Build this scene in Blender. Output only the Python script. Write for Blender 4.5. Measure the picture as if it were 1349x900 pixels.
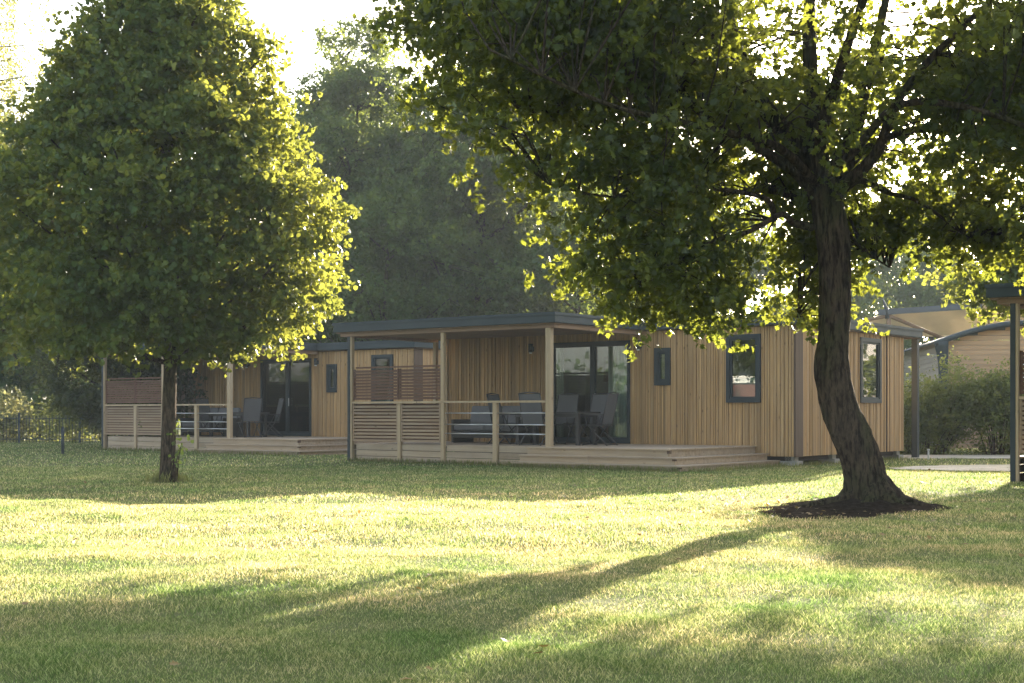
import bpy, math, random
import numpy as np
from mathutils import Vector, Matrix
random.seed(7); RNG = np.random.default_rng(7)
for o in list(bpy.data.objects): bpy.data.objects.remove(o)
SC = bpy.context.scene
COL = SC.collection
R = math.radians

# ------------------------------------------------------------------ camera
cam_d = bpy.data.cameras.new('camera'); cam = bpy.data.objects.new('camera', cam_d); COL.objects.link(cam)
cam_d.sensor_width = 36; cam_d.lens = 49.9; cam_d.shift_y = 0.0704
cam_d.clip_end = 3000; cam_d.clip_start = 0.05
cam.location = (0, 0, 1.12); cam.rotation_euler = (R(90), 0, 0)
SC.camera = cam
# ------------------------------------------------------------------ light
SUN_AZ = 23.5          # degrees to the right of the view direction
SUN_EL = 13.4
SUN_STRENGTH = 5.0
SKY_STRENGTH = 0.122
EXPOSURE = 2.52
HAZE = 0.0007
w = bpy.data.worlds.new('World'); SC.world = w; w.use_nodes = True
nt = w.node_tree; bg = nt.nodes['Background']
sky = nt.nodes.new('ShaderNodeTexSky'); sky.sky_type = 'NISHITA'; sky.sun_disc = False
sky.sun_elevation = R(SUN_EL); sky.sun_rotation = R(SUN_AZ); sky.air_density = 1.0; sky.dust_density = 3.5; sky.ozone_density = 1.0
hs = nt.nodes.new('ShaderNodeHueSaturation'); hs.inputs['Saturation'].default_value = 0.6
nt.links.new(sky.outputs[0], hs.inputs['Color']); nt.links.new(hs.outputs[0], bg.inputs[0])
bg.inputs[1].default_value = SKY_STRENGTH
sd = bpy.data.lights.new('sun', 'SUN'); sd.energy = SUN_STRENGTH; sd.angle = R(0.6); sd.color = (1.0, 0.88, 0.70)
so = bpy.data.objects.new('sun', sd); COL.objects.link(so)
sv = Vector((math.sin(R(SUN_AZ))*math.cos(R(SUN_EL)), math.cos(R(SUN_AZ))*math.cos(R(SUN_EL)), math.sin(R(SUN_EL))))
so.rotation_euler = sv.to_track_quat('Z', 'Y').to_euler(); so.location = (20, 50, 30)
SC.view_settings.view_transform = 'Standard'; SC.view_settings.look = 'None'
SC.view_settings.exposure = EXPOSURE; SC.view_settings.gamma = 1
SC.render.engine = 'CYCLES'
SC.cycles.max_bounces = 6; SC.cycles.volume_bounces = 0; SC.cycles.transparent_max_bounces = 8
SC.cycles.transmission_bounces = 5; SC.cycles.diffuse_bounces = 4

# ------------------------------------------------------------------ helpers
def tag(o, label=None, cat=None, group=None, kind=None):
    if label: o['label'] = label
    if cat: o['category'] = cat
    if group: o['group'] = group
    if kind: o['kind'] = kind
    return o
def empty(name, loc=(0,0,0), rz=0.0):
    o = bpy.data.objects.new(name, None); COL.objects.link(o)
    o.location = loc; o.rotation_euler = (0, 0, rz); o.empty_display_size = .3
    return o
def np_mesh(name, V, polys, mat, parent=None, smooth=False):
    """V (n,3); polys: list of (k, index array (m,k))"""
    me = bpy.data.meshes.new(name)
    V = np.asarray(V, dtype=np.float32)
    me.vertices.add(len(V)); me.vertices.foreach_set('co', V.ravel())
    nl = sum(a.size for a in polys); npoly = sum(len(a) for a in polys)
    me.loops.add(nl); me.polygons.add(npoly)
    me.loops.foreach_set('vertex_index', np.concatenate([a.ravel() for a in polys]).astype(np.int32))
    tot = np.concatenate([np.full(len(a), a.shape[1]) for a in polys])
    st = np.concatenate([[0], np.cumsum(tot)[:-1]])
    me.polygons.foreach_set('loop_start', st.astype(np.int32))
    try: me.polygons.foreach_set('loop_total', tot.astype(np.int32))
    except Exception: pass
    if smooth: me.polygons.foreach_set('use_smooth', np.ones(npoly, dtype=bool))
    me.update(calc_edges=True); me.validate()
    if mat: me.materials.append(mat)
    o = bpy.data.objects.new(name, me); COL.objects.link(o)
    if parent: o.parent = parent
    return o
class MB:
    def __init__(s): s.v = []; s.f = []; s.sm = []
    def box(s, x0, x1, y0, y1, z0, z1, M=None):
        if x0 > x1: x0, x1 = x1, x0
        if y0 > y1: y0, y1 = y1, y0
        if z0 > z1: z0, z1 = z1, z0
        n = len(s.v)
        for z in (z0, z1):
            for (x, y) in ((x0,y0),(x1,y0),(x1,y1),(x0,y1)):
                p = Vector((x,y,z)); s.v.append(tuple(M @ p) if M else tuple(p))
        for f in ((0,3,2,1),(4,5,6,7),(0,1,5,4),(1,2,6,5),(2,3,7,6),(3,0,4,7)):
            s.f.append([n+i for i in f]); s.sm.append(False)
        return s
    def tube(s, pts, rad, n=8, cap=True, M=None, wob=0, lump=None):
        pts = [Vector(p) for p in pts]
        if not hasattr(rad, '__len__'): rad = [rad]*len(pts)
        base = len(s.v); ref = None
        for i, p in enumerate(pts):
            d = (pts[min(i+1, len(pts)-1)] - pts[max(i-1, 0)])
            if d.length < 1e-9: d = Vector((0,0,1))
            d.normalize()
            if ref is None: ref = Vector((1,0,0)) if abs(d.x) < .8 else Vector((0,1,0))
            a = (ref - d*ref.dot(d)).normalized(); b = d.cross(a); ref = a
            for k in range(n):
                t = 2*math.pi*k/n; r = rad[i]
                if lump: r *= lump(i, t)
                elif wob: r *= 1 + random.uniform(-wob, wob)
                q = p + a*math.cos(t)*r + b*math.sin(t)*r
                s.v.append(tuple(M @ q) if M else tuple(q))
        for i in range(len(pts)-1):
            for k in range(n):
                s.f.append([base+i*n+k, base+i*n+(k+1)%n, base+(i+1)*n+(k+1)%n, base+(i+1)*n+k]); s.sm.append(True)
        if cap:
            s.f.append([base+k for k in range(n)][::-1]); s.sm.append(False)
            s.f.append([base+(len(pts)-1)*n+k for k in range(n)]); s.sm.append(False)
        return s
    def poly(s, pts):
        n = len(s.v); s.v += [tuple(p) for p in pts]; s.f.append(list(range(n, n+len(pts)))); s.sm.append(False); return s
    def build(s, name, mat, parent=None, bevel=0):
        me = bpy.data.meshes.new(name); me.from_pydata(s.v, [], s.f)
        me.polygons.foreach_set('use_smooth', s.sm); me.update()
        if mat: me.materials.append(mat)
        o = bpy.data.objects.new(name, me); COL.objects.link(o)
        if parent: o.parent = parent
        if bevel:
            b = o.modifiers.new('bevel', 'BEVEL'); b.width = bevel; b.segments = 2; b.limit_method = 'ANGLE'
        return o
def children(o): return [c for c in bpy.data.objects if c.parent == o]
def copy_tree(o, parent=None):
    c = o.copy(); COL.objects.link(c); c.parent = parent
    for ch in children(o): copy_tree(ch, c)
    return c
def smoothpath(pts, sub=4):
    """Catmull-Rom through (x,y,z,r) tuples"""
    P = [np.array(p, float) for p in pts]; out = []
    for i in range(len(P)-1):
        p0 = P[max(i-1,0)]; p1 = P[i]; p2 = P[i+1]; p3 = P[min(i+2, len(P)-1)]
        for k in range(sub):
            t = k/sub
            out.append(.5*((2*p1)+(-p0+p2)*t+(2*p0-5*p1+4*p2-p3)*t*t+(-p0+3*p1-3*p2+p3)*t**3))
    out.append(P[-1]); return out

# ------------------------------------------------------------------ materials
class NM:
    def __init__(s, name):
        s.m = bpy.data.materials.new(name); s.m.use_nodes = True; s.t = s.m.node_tree
        s.b = s.t.nodes['Principled BSDF']; s.out = s.t.nodes['Material Output']
    def n(s, typ, **kw):
        nd = s.t.nodes.new(typ)
        for k, v in kw.items():
            if k.startswith('i_'):
                key = k[2:]
                if key.isdigit(): key = int(key)
                nd.inputs[key].default_value = v
            else: setattr(nd, k, v)
        return nd
    def l(s, a, b): s.t.links.new(a, b)
    def noise(s, scale=(1,1,1), sc=1.0, detail=4, rough=.55, offs=None):
        tc = s.n('ShaderNodeTexCoord'); mp = s.n('ShaderNodeMapping'); mp.inputs['Scale'].default_value = scale
        s.l(tc.outputs['Object'], mp.inputs['Vector'])
        v = mp.outputs[0]
        if offs:
            ad = s.n('ShaderNodeVectorMath', operation='ADD'); s.l(v, ad.inputs[0]); s.l(offs, ad.inputs[1]); v = ad.outputs[0]
        nz = s.n('ShaderNodeTexNoise'); nz.inputs['Scale'].default_value = sc; nz.inputs['Detail'].default_value = detail; nz.inputs['Roughness'].default_value = rough
        s.l(v, nz.inputs['Vector']); return nz
    def ramp(s, src, stops):
        r = s.n('ShaderNodeValToRGB'); e = r.color_ramp.elements
        while len(e) < len(stops): e.new(.5)
        for i, (p, c) in enumerate(stops):
            e[i].position = p; e[i].color = (*c, 1) if len(c) == 3 else c
        s.l(src, r.inputs[0]); return r
    def mix(s, fac, a, b, mode='MIX'):
        m = s.n('ShaderNodeMix', data_type='RGBA', blend_type=mode)
        for sock, val in ((m.inputs[0], fac), (m.inputs[6], a), (m.inputs[7], b)):
            if isinstance(val, (int, float)): sock.default_value = val
            elif isinstance(val, tuple): sock.default_value = (*val, 1)
            else: s.l(val, sock)
        return m.outputs[2]
    def bump(s, src, strength=.3, dist=.02):
        b = s.n('ShaderNodeBump'); b.inputs['Strength'].default_value = strength; b.inputs['Distance'].default_value = dist
        s.l(src, b.inputs['Height']); s.l(b.outputs[0], s.b.inputs['Normal'])

def wood(name, dark, light, axis='z', rough=.75, vary=.5, knots=True, grey=None, greyamt=0):
    q = NM(name)
    sc = {'z': (14,14,.7), 'x': (.7,14,14), 'y': (14,.7,14)}[axis]
    geo = q.n('ShaderNodeNewGeometry')
    cv = q.n('ShaderNodeCombineXYZ'); mu = q.n('ShaderNodeMath', operation='MULTIPLY', i_1=37.0)
    q.l(geo.outputs['Random Per Island'], mu.inputs[0]); q.l(mu.outputs[0], cv.inputs[0]); q.l(mu.outputs[0], cv.inputs[1]); q.l(mu.outputs[0], cv.inputs[2])
    nz = q.noise(sc, 1.0, 6, .6, cv.outputs[0])
    base = q.ramp(nz.outputs[0], [(.25, dark), (.75, light)]).outputs[0]
    isl = q.ramp(geo.outputs['Random Per Island'], [(0, (1-vary*.55,)*3), (.5, (1,1,1)), (1, (1+vary*.25, 1+vary*.2, 1+vary*.12))]).outputs[0]
    c = q.mix(1.0, base, isl, 'MULTIPLY')
    if grey:
        gz = q.noise((1,1,1), .9, 5, .7, cv.outputs[0])
        gf = q.ramp(gz.outputs[0], [(.3, (0,0,0)), (.7, (greyamt,)*3)]).outputs[0]
        c = q.mix(gf, c, grey)
    if knots:
        tc = q.n('ShaderNodeTexCoord'); mp = q.n('ShaderNodeMapping')
        mp.inputs['Scale'].default_value = {'z': (7,7,2.6), 'x': (2.6,7,7), 'y': (7,2.6,7)}[axis]
        ad = q.n('ShaderNodeVectorMath', operation='ADD')
        q.l(tc.outputs['Object'], mp.inputs[0]); q.l(mp.outputs[0], ad.inputs[0]); q.l(cv.outputs[0], ad.inputs[1])
        vo = q.n('ShaderNodeTexVoronoi', i_Scale=1.0); q.l(ad.outputs[0], vo.inputs['Vector'])
        kf = q.ramp(vo.outputs['Distance'], [(.03, (.75,)*3), (.13, (0,0,0))]).outputs[0]
        c = q.mix(kf, c, tuple(x*.3 for x in dark))
    q.l(c, q.b.inputs['Base Color']); q.b.inputs['Roughness'].default_value = rough
    q.bump(nz.outputs[0], .25, .01)
    return q.m
def plain(name, col, rough=.5, metal=0, var=.12, sc=3.0, bump=0, spec=.5):
    q = NM(name); nz = q.noise((1,1,1), sc, 5, .6)
    c = q.ramp(nz.outputs[0], [(.3, tuple(x*(1-var) for x in col)), (.7, tuple(min(1, x*(1+var)) for x in col))]).outputs[0]
    q.l(c, q.b.inputs['Base Color']); q.b.inputs['Roughness'].default_value = rough; q.b.inputs['Metallic'].default_value = metal; q.b.inputs['Specular IOR Level'].default_value = spec
    if bump: q.bump(nz.outputs[0], bump, .01)
    return q.m
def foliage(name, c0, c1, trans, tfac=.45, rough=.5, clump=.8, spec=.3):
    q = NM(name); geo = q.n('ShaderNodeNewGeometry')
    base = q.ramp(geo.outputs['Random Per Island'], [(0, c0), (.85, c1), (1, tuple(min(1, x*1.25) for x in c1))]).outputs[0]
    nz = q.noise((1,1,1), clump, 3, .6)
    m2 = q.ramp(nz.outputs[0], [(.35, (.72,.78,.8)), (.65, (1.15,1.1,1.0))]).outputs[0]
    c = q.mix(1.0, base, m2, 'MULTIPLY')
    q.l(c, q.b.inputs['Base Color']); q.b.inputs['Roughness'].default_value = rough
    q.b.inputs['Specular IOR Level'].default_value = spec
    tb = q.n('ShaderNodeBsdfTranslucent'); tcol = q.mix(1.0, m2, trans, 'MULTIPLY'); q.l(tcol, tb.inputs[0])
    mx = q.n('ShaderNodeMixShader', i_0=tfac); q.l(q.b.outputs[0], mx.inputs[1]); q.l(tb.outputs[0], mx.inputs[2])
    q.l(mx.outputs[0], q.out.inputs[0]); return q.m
def glass(name, tint=(.75,.8,.78)):
    q = NM(name); tr = q.n('ShaderNodeBsdfTransparent'); tr.inputs[0].default_value = (*tint, 1)
    gl = q.n('ShaderNodeBsdfGlossy'); gl.inputs['Roughness'].default_value = .01; gl.inputs[0].default_value = (.9,.9,.9,1)
    fr = q.n('ShaderNodeFresnel', i_IOR=1.5); sc = q.n('ShaderNodeMath', operation='MULTIPLY_ADD', i_1=1.1, i_2=.03); q.l(fr.outputs[0], sc.inputs[0])
    sc.use_clamp = True
    mx = q.n('ShaderNodeMixShader'); q.l(sc.outputs[0], mx.inputs[0]); q.l(tr.outputs[0], mx.inputs[1]); q.l(gl.outputs[0], mx.inputs[2])
    q.l(mx.outputs[0], q.out.inputs[0]); return q.m
def bark(name, dark, light, sc=6, moss=None):
    q = NM(name)
    nz = q.noise((3,3,.8), sc, 8, .7)
    c = q.ramp(nz.outputs[0], [(.35, dark), (.65, light)]).outputs[0]
    if moss:
        mz = q.noise((1,1,.6), 2.2, 4, .6); mf = q.ramp(mz.outputs[0], [(.45, (0,0,0)), (.62, (.7,)*3)]).outputs[0]
        c = q.mix(mf, c, moss)
    vz = q.noise((9,9,1.6), sc*.55, 6, .65); cr = q.ramp(vz.outputs[0], [(.40, (.35,)*3), (.52, (1,)*3)]).outputs[0]
    c = q.mix(1.0, c, cr, 'MULTIPLY')
    q.l(c, q.b.inputs['Base Color']); q.b.inputs['Roughness'].default_value = .95; q.b.inputs['Specular IOR Level'].default_value = .1
    ad = q.n('ShaderNodeMath', operation='ADD'); q.l(nz.outputs[0], ad.inputs[0]); q.l(vz.outputs[0], ad.inputs[1]); q.bump(ad.outputs[0], 1.0, .09); return q.m

M = {}
M['clad'] = wood('larch_cladding', (.27,.15,.06), (.62,.39,.17), 'z', vary=.5, grey=(.36,.27,.17), greyamt=.4)
M['trim'] = wood('brown_trim', (.07,.042,.027), (.12,.075,.048), 'z', vary=.1, knots=False)
M['groove'] = plain('dark_backing', (.035,.025,.02), .9)
M['post'] = wood('pale_post', (.36,.25,.145), (.50,.38,.235), 'z', vary=.2, grey=(.40,.33,.24), greyamt=.4)
M['beam'] = wood('beam_wood', (.15,.09,.052), (.26,.16,.095), 'x', vary=.2)
M['deck'] = wood('weathered_deck', (.25,.18,.115), (.46,.35,.24), 'x', vary=.45, grey=(.40,.335,.265), greyamt=.55)
M['slat'] = wood('screen_slat', (.22,.13,.075), (.38,.26,.155), 'x', vary=.4, grey=(.36,.31,.25), greyamt=.4)
M['slatd'] = wood('stained_slat', (.085,.040,.025), (.16,.08,.045), 'x', vary=.4)
M['roof'] = plain('dark_grey_roof_metal', (.042,.058,.066), .65, .0, .1, 1.5, 0, .2)
M['frame'] = plain('anthracite_frame', (.040,.050,.055), .6, 0, .06, 3, 0, .2)
M['rod'] = plain('brushed_steel', (.62,.62,.62), .35, 1.0, .05)
M['glass'] = glass('window_glass')
M['curtain'] = plain('curtain_cloth', (.72,.74,.68), .9, 0, .05)
M['inwall'] = plain('interior_panel', (.40,.30,.21), .7, 0, .08)
M['inwood'] = plain('interior_wood', (.30,.17,.10), .6, 0, .2)
M['white'] = plain('white_paint', (.75,.75,.73), .6, 0, .05)
M['chairfab'] = plain('grey_textile', (.105,.105,.11), .8, 0, .06)
M['chairfr'] = plain('charcoal_tube', (.045,.042,.042), .45, 0, .05)
M['cushion'] = plain('grey_cushion', (.20,.20,.215), .9, 0, .06)
M['concrete'] = plain('concrete', (.32,.31,.28), .9, 0, .15, 6, .3)

# ------------------------------------------------------------------ ground
def gh(x, y):
    """gentle unevenness of the lawn"""
    x = np.asarray(x, float); y = np.asarray(y, float)
    h = .016*np.sin(x*.9+1.3*np.sin(y*.5))+.014*np.sin(y*1.3+x*.55+2)+.009*np.sin(x*2.7-y*1.9)+.008*np.sin(y*4.1+1.7*np.sin(x*1.3))+.005*np.sin(x*6.3+y*3.1)
    return h*np.clip(1-(y-17)/7, .12, 1)
def lawn_mat():
    q = NM('lawn_soil')
    n1 = q.noise((1,1,1), .35, 5, .6); n2 = q.noise((1,1,1), 9, 6, .7); n3 = q.noise((1,1,1), 60, 3, .7)
    a = q.ramp(n2.outputs[0], [(.3, (.045,.06,.02)), (.55, (.09,.11,.038)), (.75, (.21,.20,.10))]).outputs[0]
    b = q.mix(.5, a, q.ramp(n3.outputs[0], [(.3, (.04,.055,.018)), (.7, (.19,.2,.075))]).outputs[0])
    c = q.mix(q.ramp(n1.outputs[0], [(.4, (0,0,0)), (.7, (.35,)*3)]).outputs[0], b, (.21,.19,.085))
    q.l(c, q.b.inputs['Base Color']); q.b.inputs['Roughness'].default_value = .95; q.b.inputs['Specular IOR Level'].default_value = .1
    q.bump(n2.outputs[0], .8, .05); return q.m
xs = np.concatenate([[-380,-250,-160,-100,-70,-50,-38,-30], np.arange(-26, 26.01, .3), [30,38,50,70,100,160,250,380]])
ys = np.concatenate([[-380,-200,-100,-50,-25,-12,-6,-2], np.arange(0, 50.01, .3), [54,60,70,85,110,160,250,380]])
XX, YY = np.meshgrid(xs, ys)
core = ((np.abs(XX) < 27) & (YY > -1) & (YY < 51)).astype(float)
V = np.stack([XX.ravel(), YY.ravel(), (gh(XX, YY)*core).ravel()], 1)
ny, nx = XX.shape
I = np.arange(ny*nx).reshape(ny, nx)
F = np.stack([I[:-1,:-1], I[:-1,1:], I[1:,1:], I[1:,:-1]], -1).reshape(-1, 4)
ground = np_mesh('ground', V, [F], lawn_mat(), smooth=True)
tag(ground, 'lawn ground of the holiday park', None, None, 'structure')

# paths (one of gravel behind the trees, a nearer strip)
def gravel_mat():
    q = NM('pale_gravel'); n1 = q.noise((1,1,1), 25, 5, .7); n2 = q.noise((1,1,1), 1.2, 4, .6)
    c = q.ramp(n1.outputs[0], [(.3, (.34,.31,.26)), (.7, (.58,.53,.46))]).outputs[0]
    c = q.mix(q.ramp(n2.outputs[0], [(.45,(0,0,0)), (.75,(.7,)*3)]).outputs[0], c, (.2,.21,.11))
    q.l(c, q.b.inputs['Base Color']); q.b.inputs['Roughness'].default_value = .95; q.bump(n1.outputs[0], .5, .02); return q.m
M['gravel'] = gravel_mat()
def sheet(name, outline, z, mat, label):
    b = MB(); b.poly([(x, y, z) for x, y in outline]); o = b.build(name, mat); tag(o, label, None, None, 'structure'); return o
def wavy(pts, n=7, a=.14):
    out = []
    for i in range(len(pts)):
        p = pts[i]; q = pts[(i+1) % len(pts)]
        for k in range(n):
            t = k/n; out.append((p[0]+(q[0]-p[0])*t+random.uniform(-a,a), p[1]+(q[1]-p[1])*t+random.uniform(-a,a)))
    return out
PATH1 = [(8.6,35.2),(11.5,35.0),(18,34.6),(30,34),(30,37.6),(18,38),(10.2,38.2)]
PATH2 = [(7.6,28.6),(8.4,27.6),(10.4,27.0),(14,26.6),(14,29.5),(11,30.8),(9.4,30.6),(8.3,29.8)]
sheet('gravel_path', wavy(PATH1), .014, M['gravel'], 'pale gravel path behind the cabins')
sheet('gravel_path', wavy(PATH2), .014, M['gravel'], 'pale worn gravel patch beside the right cabin')
b = MB(); b.box(-3.6,-1.86,3.2,5.36,-.05,.045); tag(b.build('pavement', M['concrete']), 'corner of grey paving at the lawn edge', None, None, 'structure')

# bare soil round the maple
def soil_mat():
    q = NM('bare_soil'); n1 = q.noise((1,1,1), 14, 6, .7)
    q.l(q.ramp(n1.outputs[0], [(.3, (.017,.013,.010)), (.7, (.060,.047,.036))]).outputs[0], q.b.inputs['Base Color']); q.b.inputs['Roughness'].default_value = 1; q.b.inputs['Specular IOR Level'].default_value = 0; q.bump(n1.outputs[0], 1, .06); return q.m
SOIL = (3.88, 16.55)
def soil_r(t): return 1 + .16*np.sin(2*t+.6)+.10*np.sin(3*t+2)+.06*np.sin(7*t)
rr = np.linspace(0, 1, 16); tt = np.linspace(0, 2*np.pi, 49)[:-1]
Vs = []; 
for r_ in rr:
    for t_ in tt:
        k = soil_r(t_)
        x = SOIL[0]+math.cos(t_)*1.12*r_*k; y = SOIL[1]+math.sin(t_)*1.05*r_*k
        hgt = .16*math.exp(-((x-4.3)**2+(y-17.02)**2)/.28) + .012*(1-r_**2) + (random.uniform(-.010,.010))
        Vs.append((x, y, float(gh(x, y))+hgt*(1 if r_ < .97 else 0) + (.006 if r_ < .97 else -.02)))
Is = np.arange(16*48).reshape(16, 48); Fs = []
for i in range(15):
    for j in range(48): Fs.append([Is[i,j], Is[i+1,j], Is[i+1,(j+1)%48], Is[i,(j+1)%48]])
so_ = np_mesh('soil', Vs, [np.array(Fs)], soil_mat(), smooth=True); tag(so_, 'bare brown soil round the leaning tree', None, None, 'structure')

# ------------------------------------------------------------------ cabin
def subtract(x0, x1, z0, z1, holes):
    """z intervals of a strip x0..x1 left after the holes"""
    seg = [(z0, z1)]
    for (a, b_, c, d) in holes:
        if x1 <= a or x0 >= b_: continue
        new = []
        for s0, s1 in seg:
            if d <= s0 or c >= s1: new.append((s0, s1)); continue
            if c > s0: new.append((s0, c))
            if d < s1: new.append((d, s1))
        seg = new
    return seg
def clad(mb, backing, a0, a1, z0, z1, holes, put):
    """vertical boards of uneven width between a0..a1; put(mb,x0,x1,d0,d1,z0,z1)"""
    cuts = sorted({a0, a1, *[h[0] for h in holes if a0 < h[0] < a1], *[h[1] for h in holes if a0 < h[1] < a1]})
    for i in range(len(cuts)-1):
        x = cuts[i]
        for s0, s1 in subtract(cuts[i]+.001, cuts[i+1]-.001, z0, z1, holes): put(backing, cuts[i], cuts[i+1], .032, .09, s0, s1)
        while x < cuts[i+1]-.005:
            wd = random.choice((.040, .045, .055, .06, .07, .085)); e = min(x+wd, cuts[i+1])
            if cuts[i+1]-e < .03: e = cuts[i+1]
            d = random.choice((0, .008, .016))
            for s0, s1 in subtract(x+.006, e-.006, z0, z1, holes): put(mb, x+.006, e-.006, d, .03, s0+.0, s1)
            x = e
def putY(y0, sgn):   # wall whose outer face is at y0, going inward by sgn
    return lambda m, a, b_, d0, d1, z0, z1: m.box(a, b_, y0+sgn*d0, y0+sgn*d1, z0, z1)
def putX(x0, sgn):
    return lambda m, a, b_, d0, d1, z0, z1: m.box(x0+sgn*d0, x0+sgn*d1, a, b_, z0, z1)
def window_frame(root, name, x0, x1, z0, z1, face, fw=.085, proud=.035, pane=True):
    """face: function (a0,a1,d0,d1,z0,z1)->box args; d<0 is outside"""
    m = MB()
    def bx(a, b_, d0, d1, c, d): m.box(*face(a, b_, d0, d1), c, d)
    bx(x0, x1, -proud, .10, z1-fw, z1); bx(x0, x1, -proud, .10, z0, z0+fw)
    bx(x0, x0+fw, -proud, .10, z0+fw, z1-fw); bx(x1-fw, x1, -proud, .10, z0+fw, z1-fw)
    s = fw+.045; i = fw
    bx(x0+i, x1-i, -.008, .06, z1-s, z1-i); bx(x0+i, x1-i, -.008, .06, z0+i, z0+s)
    bx(x0+i, x0+s, -.008, .06, z0+s, z1-s); bx(x1-s, x1-i, -.008, .06, z0+s, z1-s)
    wn = m.build(name, M['frame'], root)
    g = MB(); g.box(*face(x0+s, x1-s, .02, .026), z0+s, z1-s); g.build('pane', M['glass'], wn)
    return wn
def build_cabin(loc):
    r = empty('holiday_cabin', loc, math.atan2(-.598, .801))
    XL, D, Z0, ZR = -9.5, 6.2, .20, 3.0
    DOOR = (-6.30, -4.09, .44, 2.81); SM = (-3.43, -3.02, 1.76, 2.61); BIG = (-1.60, -.77, 1.36, 2.85)
    w_ = MB(); bk = MB()
    clad(w_, bk, XL, -.0, Z0, ZR, [DOOR, SM, BIG], putY(0, 1))
    fw = w_.build('front_wall', M['clad'], r); bk.build('backing', M['groove'], fw)
    SIDE = (3.46, 4.68, 1.37, 2.95-.05)
    w_ = MB(); bk = MB()
    clad(w_, bk, .40, 5.05, Z0-.0, ZR, [SIDE], putX(0.03, -1)); clad(w_, bk, 5.09, D, Z0-.0, ZR, [], putX(0.03, -1))
    sw = w_.build('side_wall', M['clad'], r); bk.build('backing', M['groove'], sw)
    w_ = MB(); bk = MB(); clad(w_, bk, .1, D, Z0, ZR, [], putX(XL, 1)); sw = w_.build('side_wall', M['clad'], r); bk.build('backing', M['groove'], sw)
    w_ = MB(); bk = MB(); clad(w_, bk, XL+.1, -.1, Z0, ZR, [(-7,-5,1.2,2.4)], putY(D, -1)); sw = w_.build('rear_wall', M['clad'], r); bk.build('backing', M['groove'], sw)
    t = MB(); t.box(.0, .045, .02, .385, Z0-.01, ZR); t.build('corner_trim', M['trim'], r)
    t = MB(); t.box(.0, .04, 5.055, 5.085, Z0, ZR); t.build('joint_strip', M['trim'], r)
    t = MB(); t.box(XL-.24, XL-.02, -.02, .12, .42, ZR); t.build('wall_end_post', M['post'], r)
    # roof
    t = MB()
    t.box(-9.75, .16, -.14, 7.1, ZR+.03, 3.235); t.box(-10.1, -3.72, -3.55, -.142, ZR+.03, 3.235)
    t.box(-9.75, .165, -.155, -.14, ZR+.0, 3.245) if False else None
    rf = t.build('roof', M['roof'], r, .008)
    t = MB()     # folded metal edge along the top
    t.box(-10.12, -3.70, -3.57, -3.545, 3.19, 3.25); t.box(-3.725, -3.70, -3.544, -.16, 3.19, 3.25); t.box(-3.70, .18, -.16, -.135, 3.19, 3.25); t.box(.155, .18, -.134, 7.12, 3.19, 3.25)
    t.build('roof_edge', M['roof'], r)
    t = MB()
    x = -10.05
    while x < -3.85: t.box(x, x+.14, -3.5, -.02, ZR+.0, ZR+.028); x += .146
    t.build('soffit', M['beam'], r)
    t = MB(); t.box(-9.75, .12, .0, 7.05, ZR+.002, ZR+.028); t.build('soffit', M['trim'], r)
    t = MB(); t.box(-9.95, -3.80, -3.46, -3.32, 2.925, ZR-.002); t.build('beam', M['beam'], r)
    t = MB(); t.box(-3.94, -3.80, -3.31, -.01, 2.925, ZR-.002); t.build('beam', wood('beam_wood_side', (.20,.12,.07), (.32,.20,.12), 'y', vary=.2) if 'bs' not in M else M['bs'], r)
    t = MB(); t.box(-9.95, -9.82, -3.31, -.01, 2.925, ZR-.002); t.build('beam', M['beam'], r)
    # posts
    for (a, c, z0, ya, yb) in ((-4.04,-3.90,.30,-3.45,-3.34), (-6.91,-6.82,0,-3.44,-3.35), (-9.655,-9.61,0,-3.44,-3.34)):
        t = MB(); t.box(a, c, ya, yb, z0, 2.923); t.build('post', M['post'], r, .006)
    t = MB(); t.box(-9.74, -9.66, -3.45, -3.35, -.02, 2.923); t.build('corner_post', M['frame'], r, .006)
    t = MB(); t.box(-9.75, -9.66, -.3, -.2, .42, 2.923); t.build('post', M['post'], r)
    t = MB(); t.box(-.05, .10, 6.88, 7.02, -.02, ZR); t.build('carport_post', M['frame'], r)
    # deck
    t = MB(); y = -3.32
    while y < -.01: t.box(-9.72, -.93, y, min(y+.135, -.008), .395, .42); y += .141
    t.box(-4.30, -.93, -3.66, -3.46, .395, .42); t.box(-4.30, -.93, -3.454, -3.326, .395, .42)
    t.build('deck', M['deck'], r)
    t = MB()      # boards under the deck edge, left part
    for k, (a, c) in enumerate(((0.0,.128),(.140,.268),(.280,.412))):
        for (xa, xb) in ((-9.52,-8.22),(-8.10,-6.94),(-6.79,-5.50),(-5.32,-4.32)):
            t.box(xa, xb, -3.375+.002*k, -3.34, a-.03*(k == 0), c)
        t.box(-9.76, -9.73, -3.28, 0, a, c)
    t.build('skirt_boards', M['deck'], r)
    def step(xr, yf, zt, zb, name='step'):
        t = MB(); n = 5
        x0 = -4.32
        for (xa, xb) in ((x0, -2.6), (-2.594, xr)):
            t.box(xa, xb, yf, yf+.03, zb, zt-.028)
            t.box(xa, xb, yf-.04, yf+.13, zt-.026, zt); t.box(xa, xb-.0, yf+.136, yf+.27, zt-.026, zt)
        t.box(xr, xr+.03, yf+.001, -.03, zb, zt-.028)
        t.box(xr+.001, xr+.07, yf-.04, -.03, zt-.026, zt)
        t.box(xr-.12, xr-.001, yf+.275, -.03, zt-.026, zt); t.box(xr-.25, xr-.126, yf+.275, -.03, zt-.026, zt)
        t.box(x0, x0+.03, yf+.031, -3.38, zb, zt-.028)
        return t.build(name, M['deck'], r)
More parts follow.
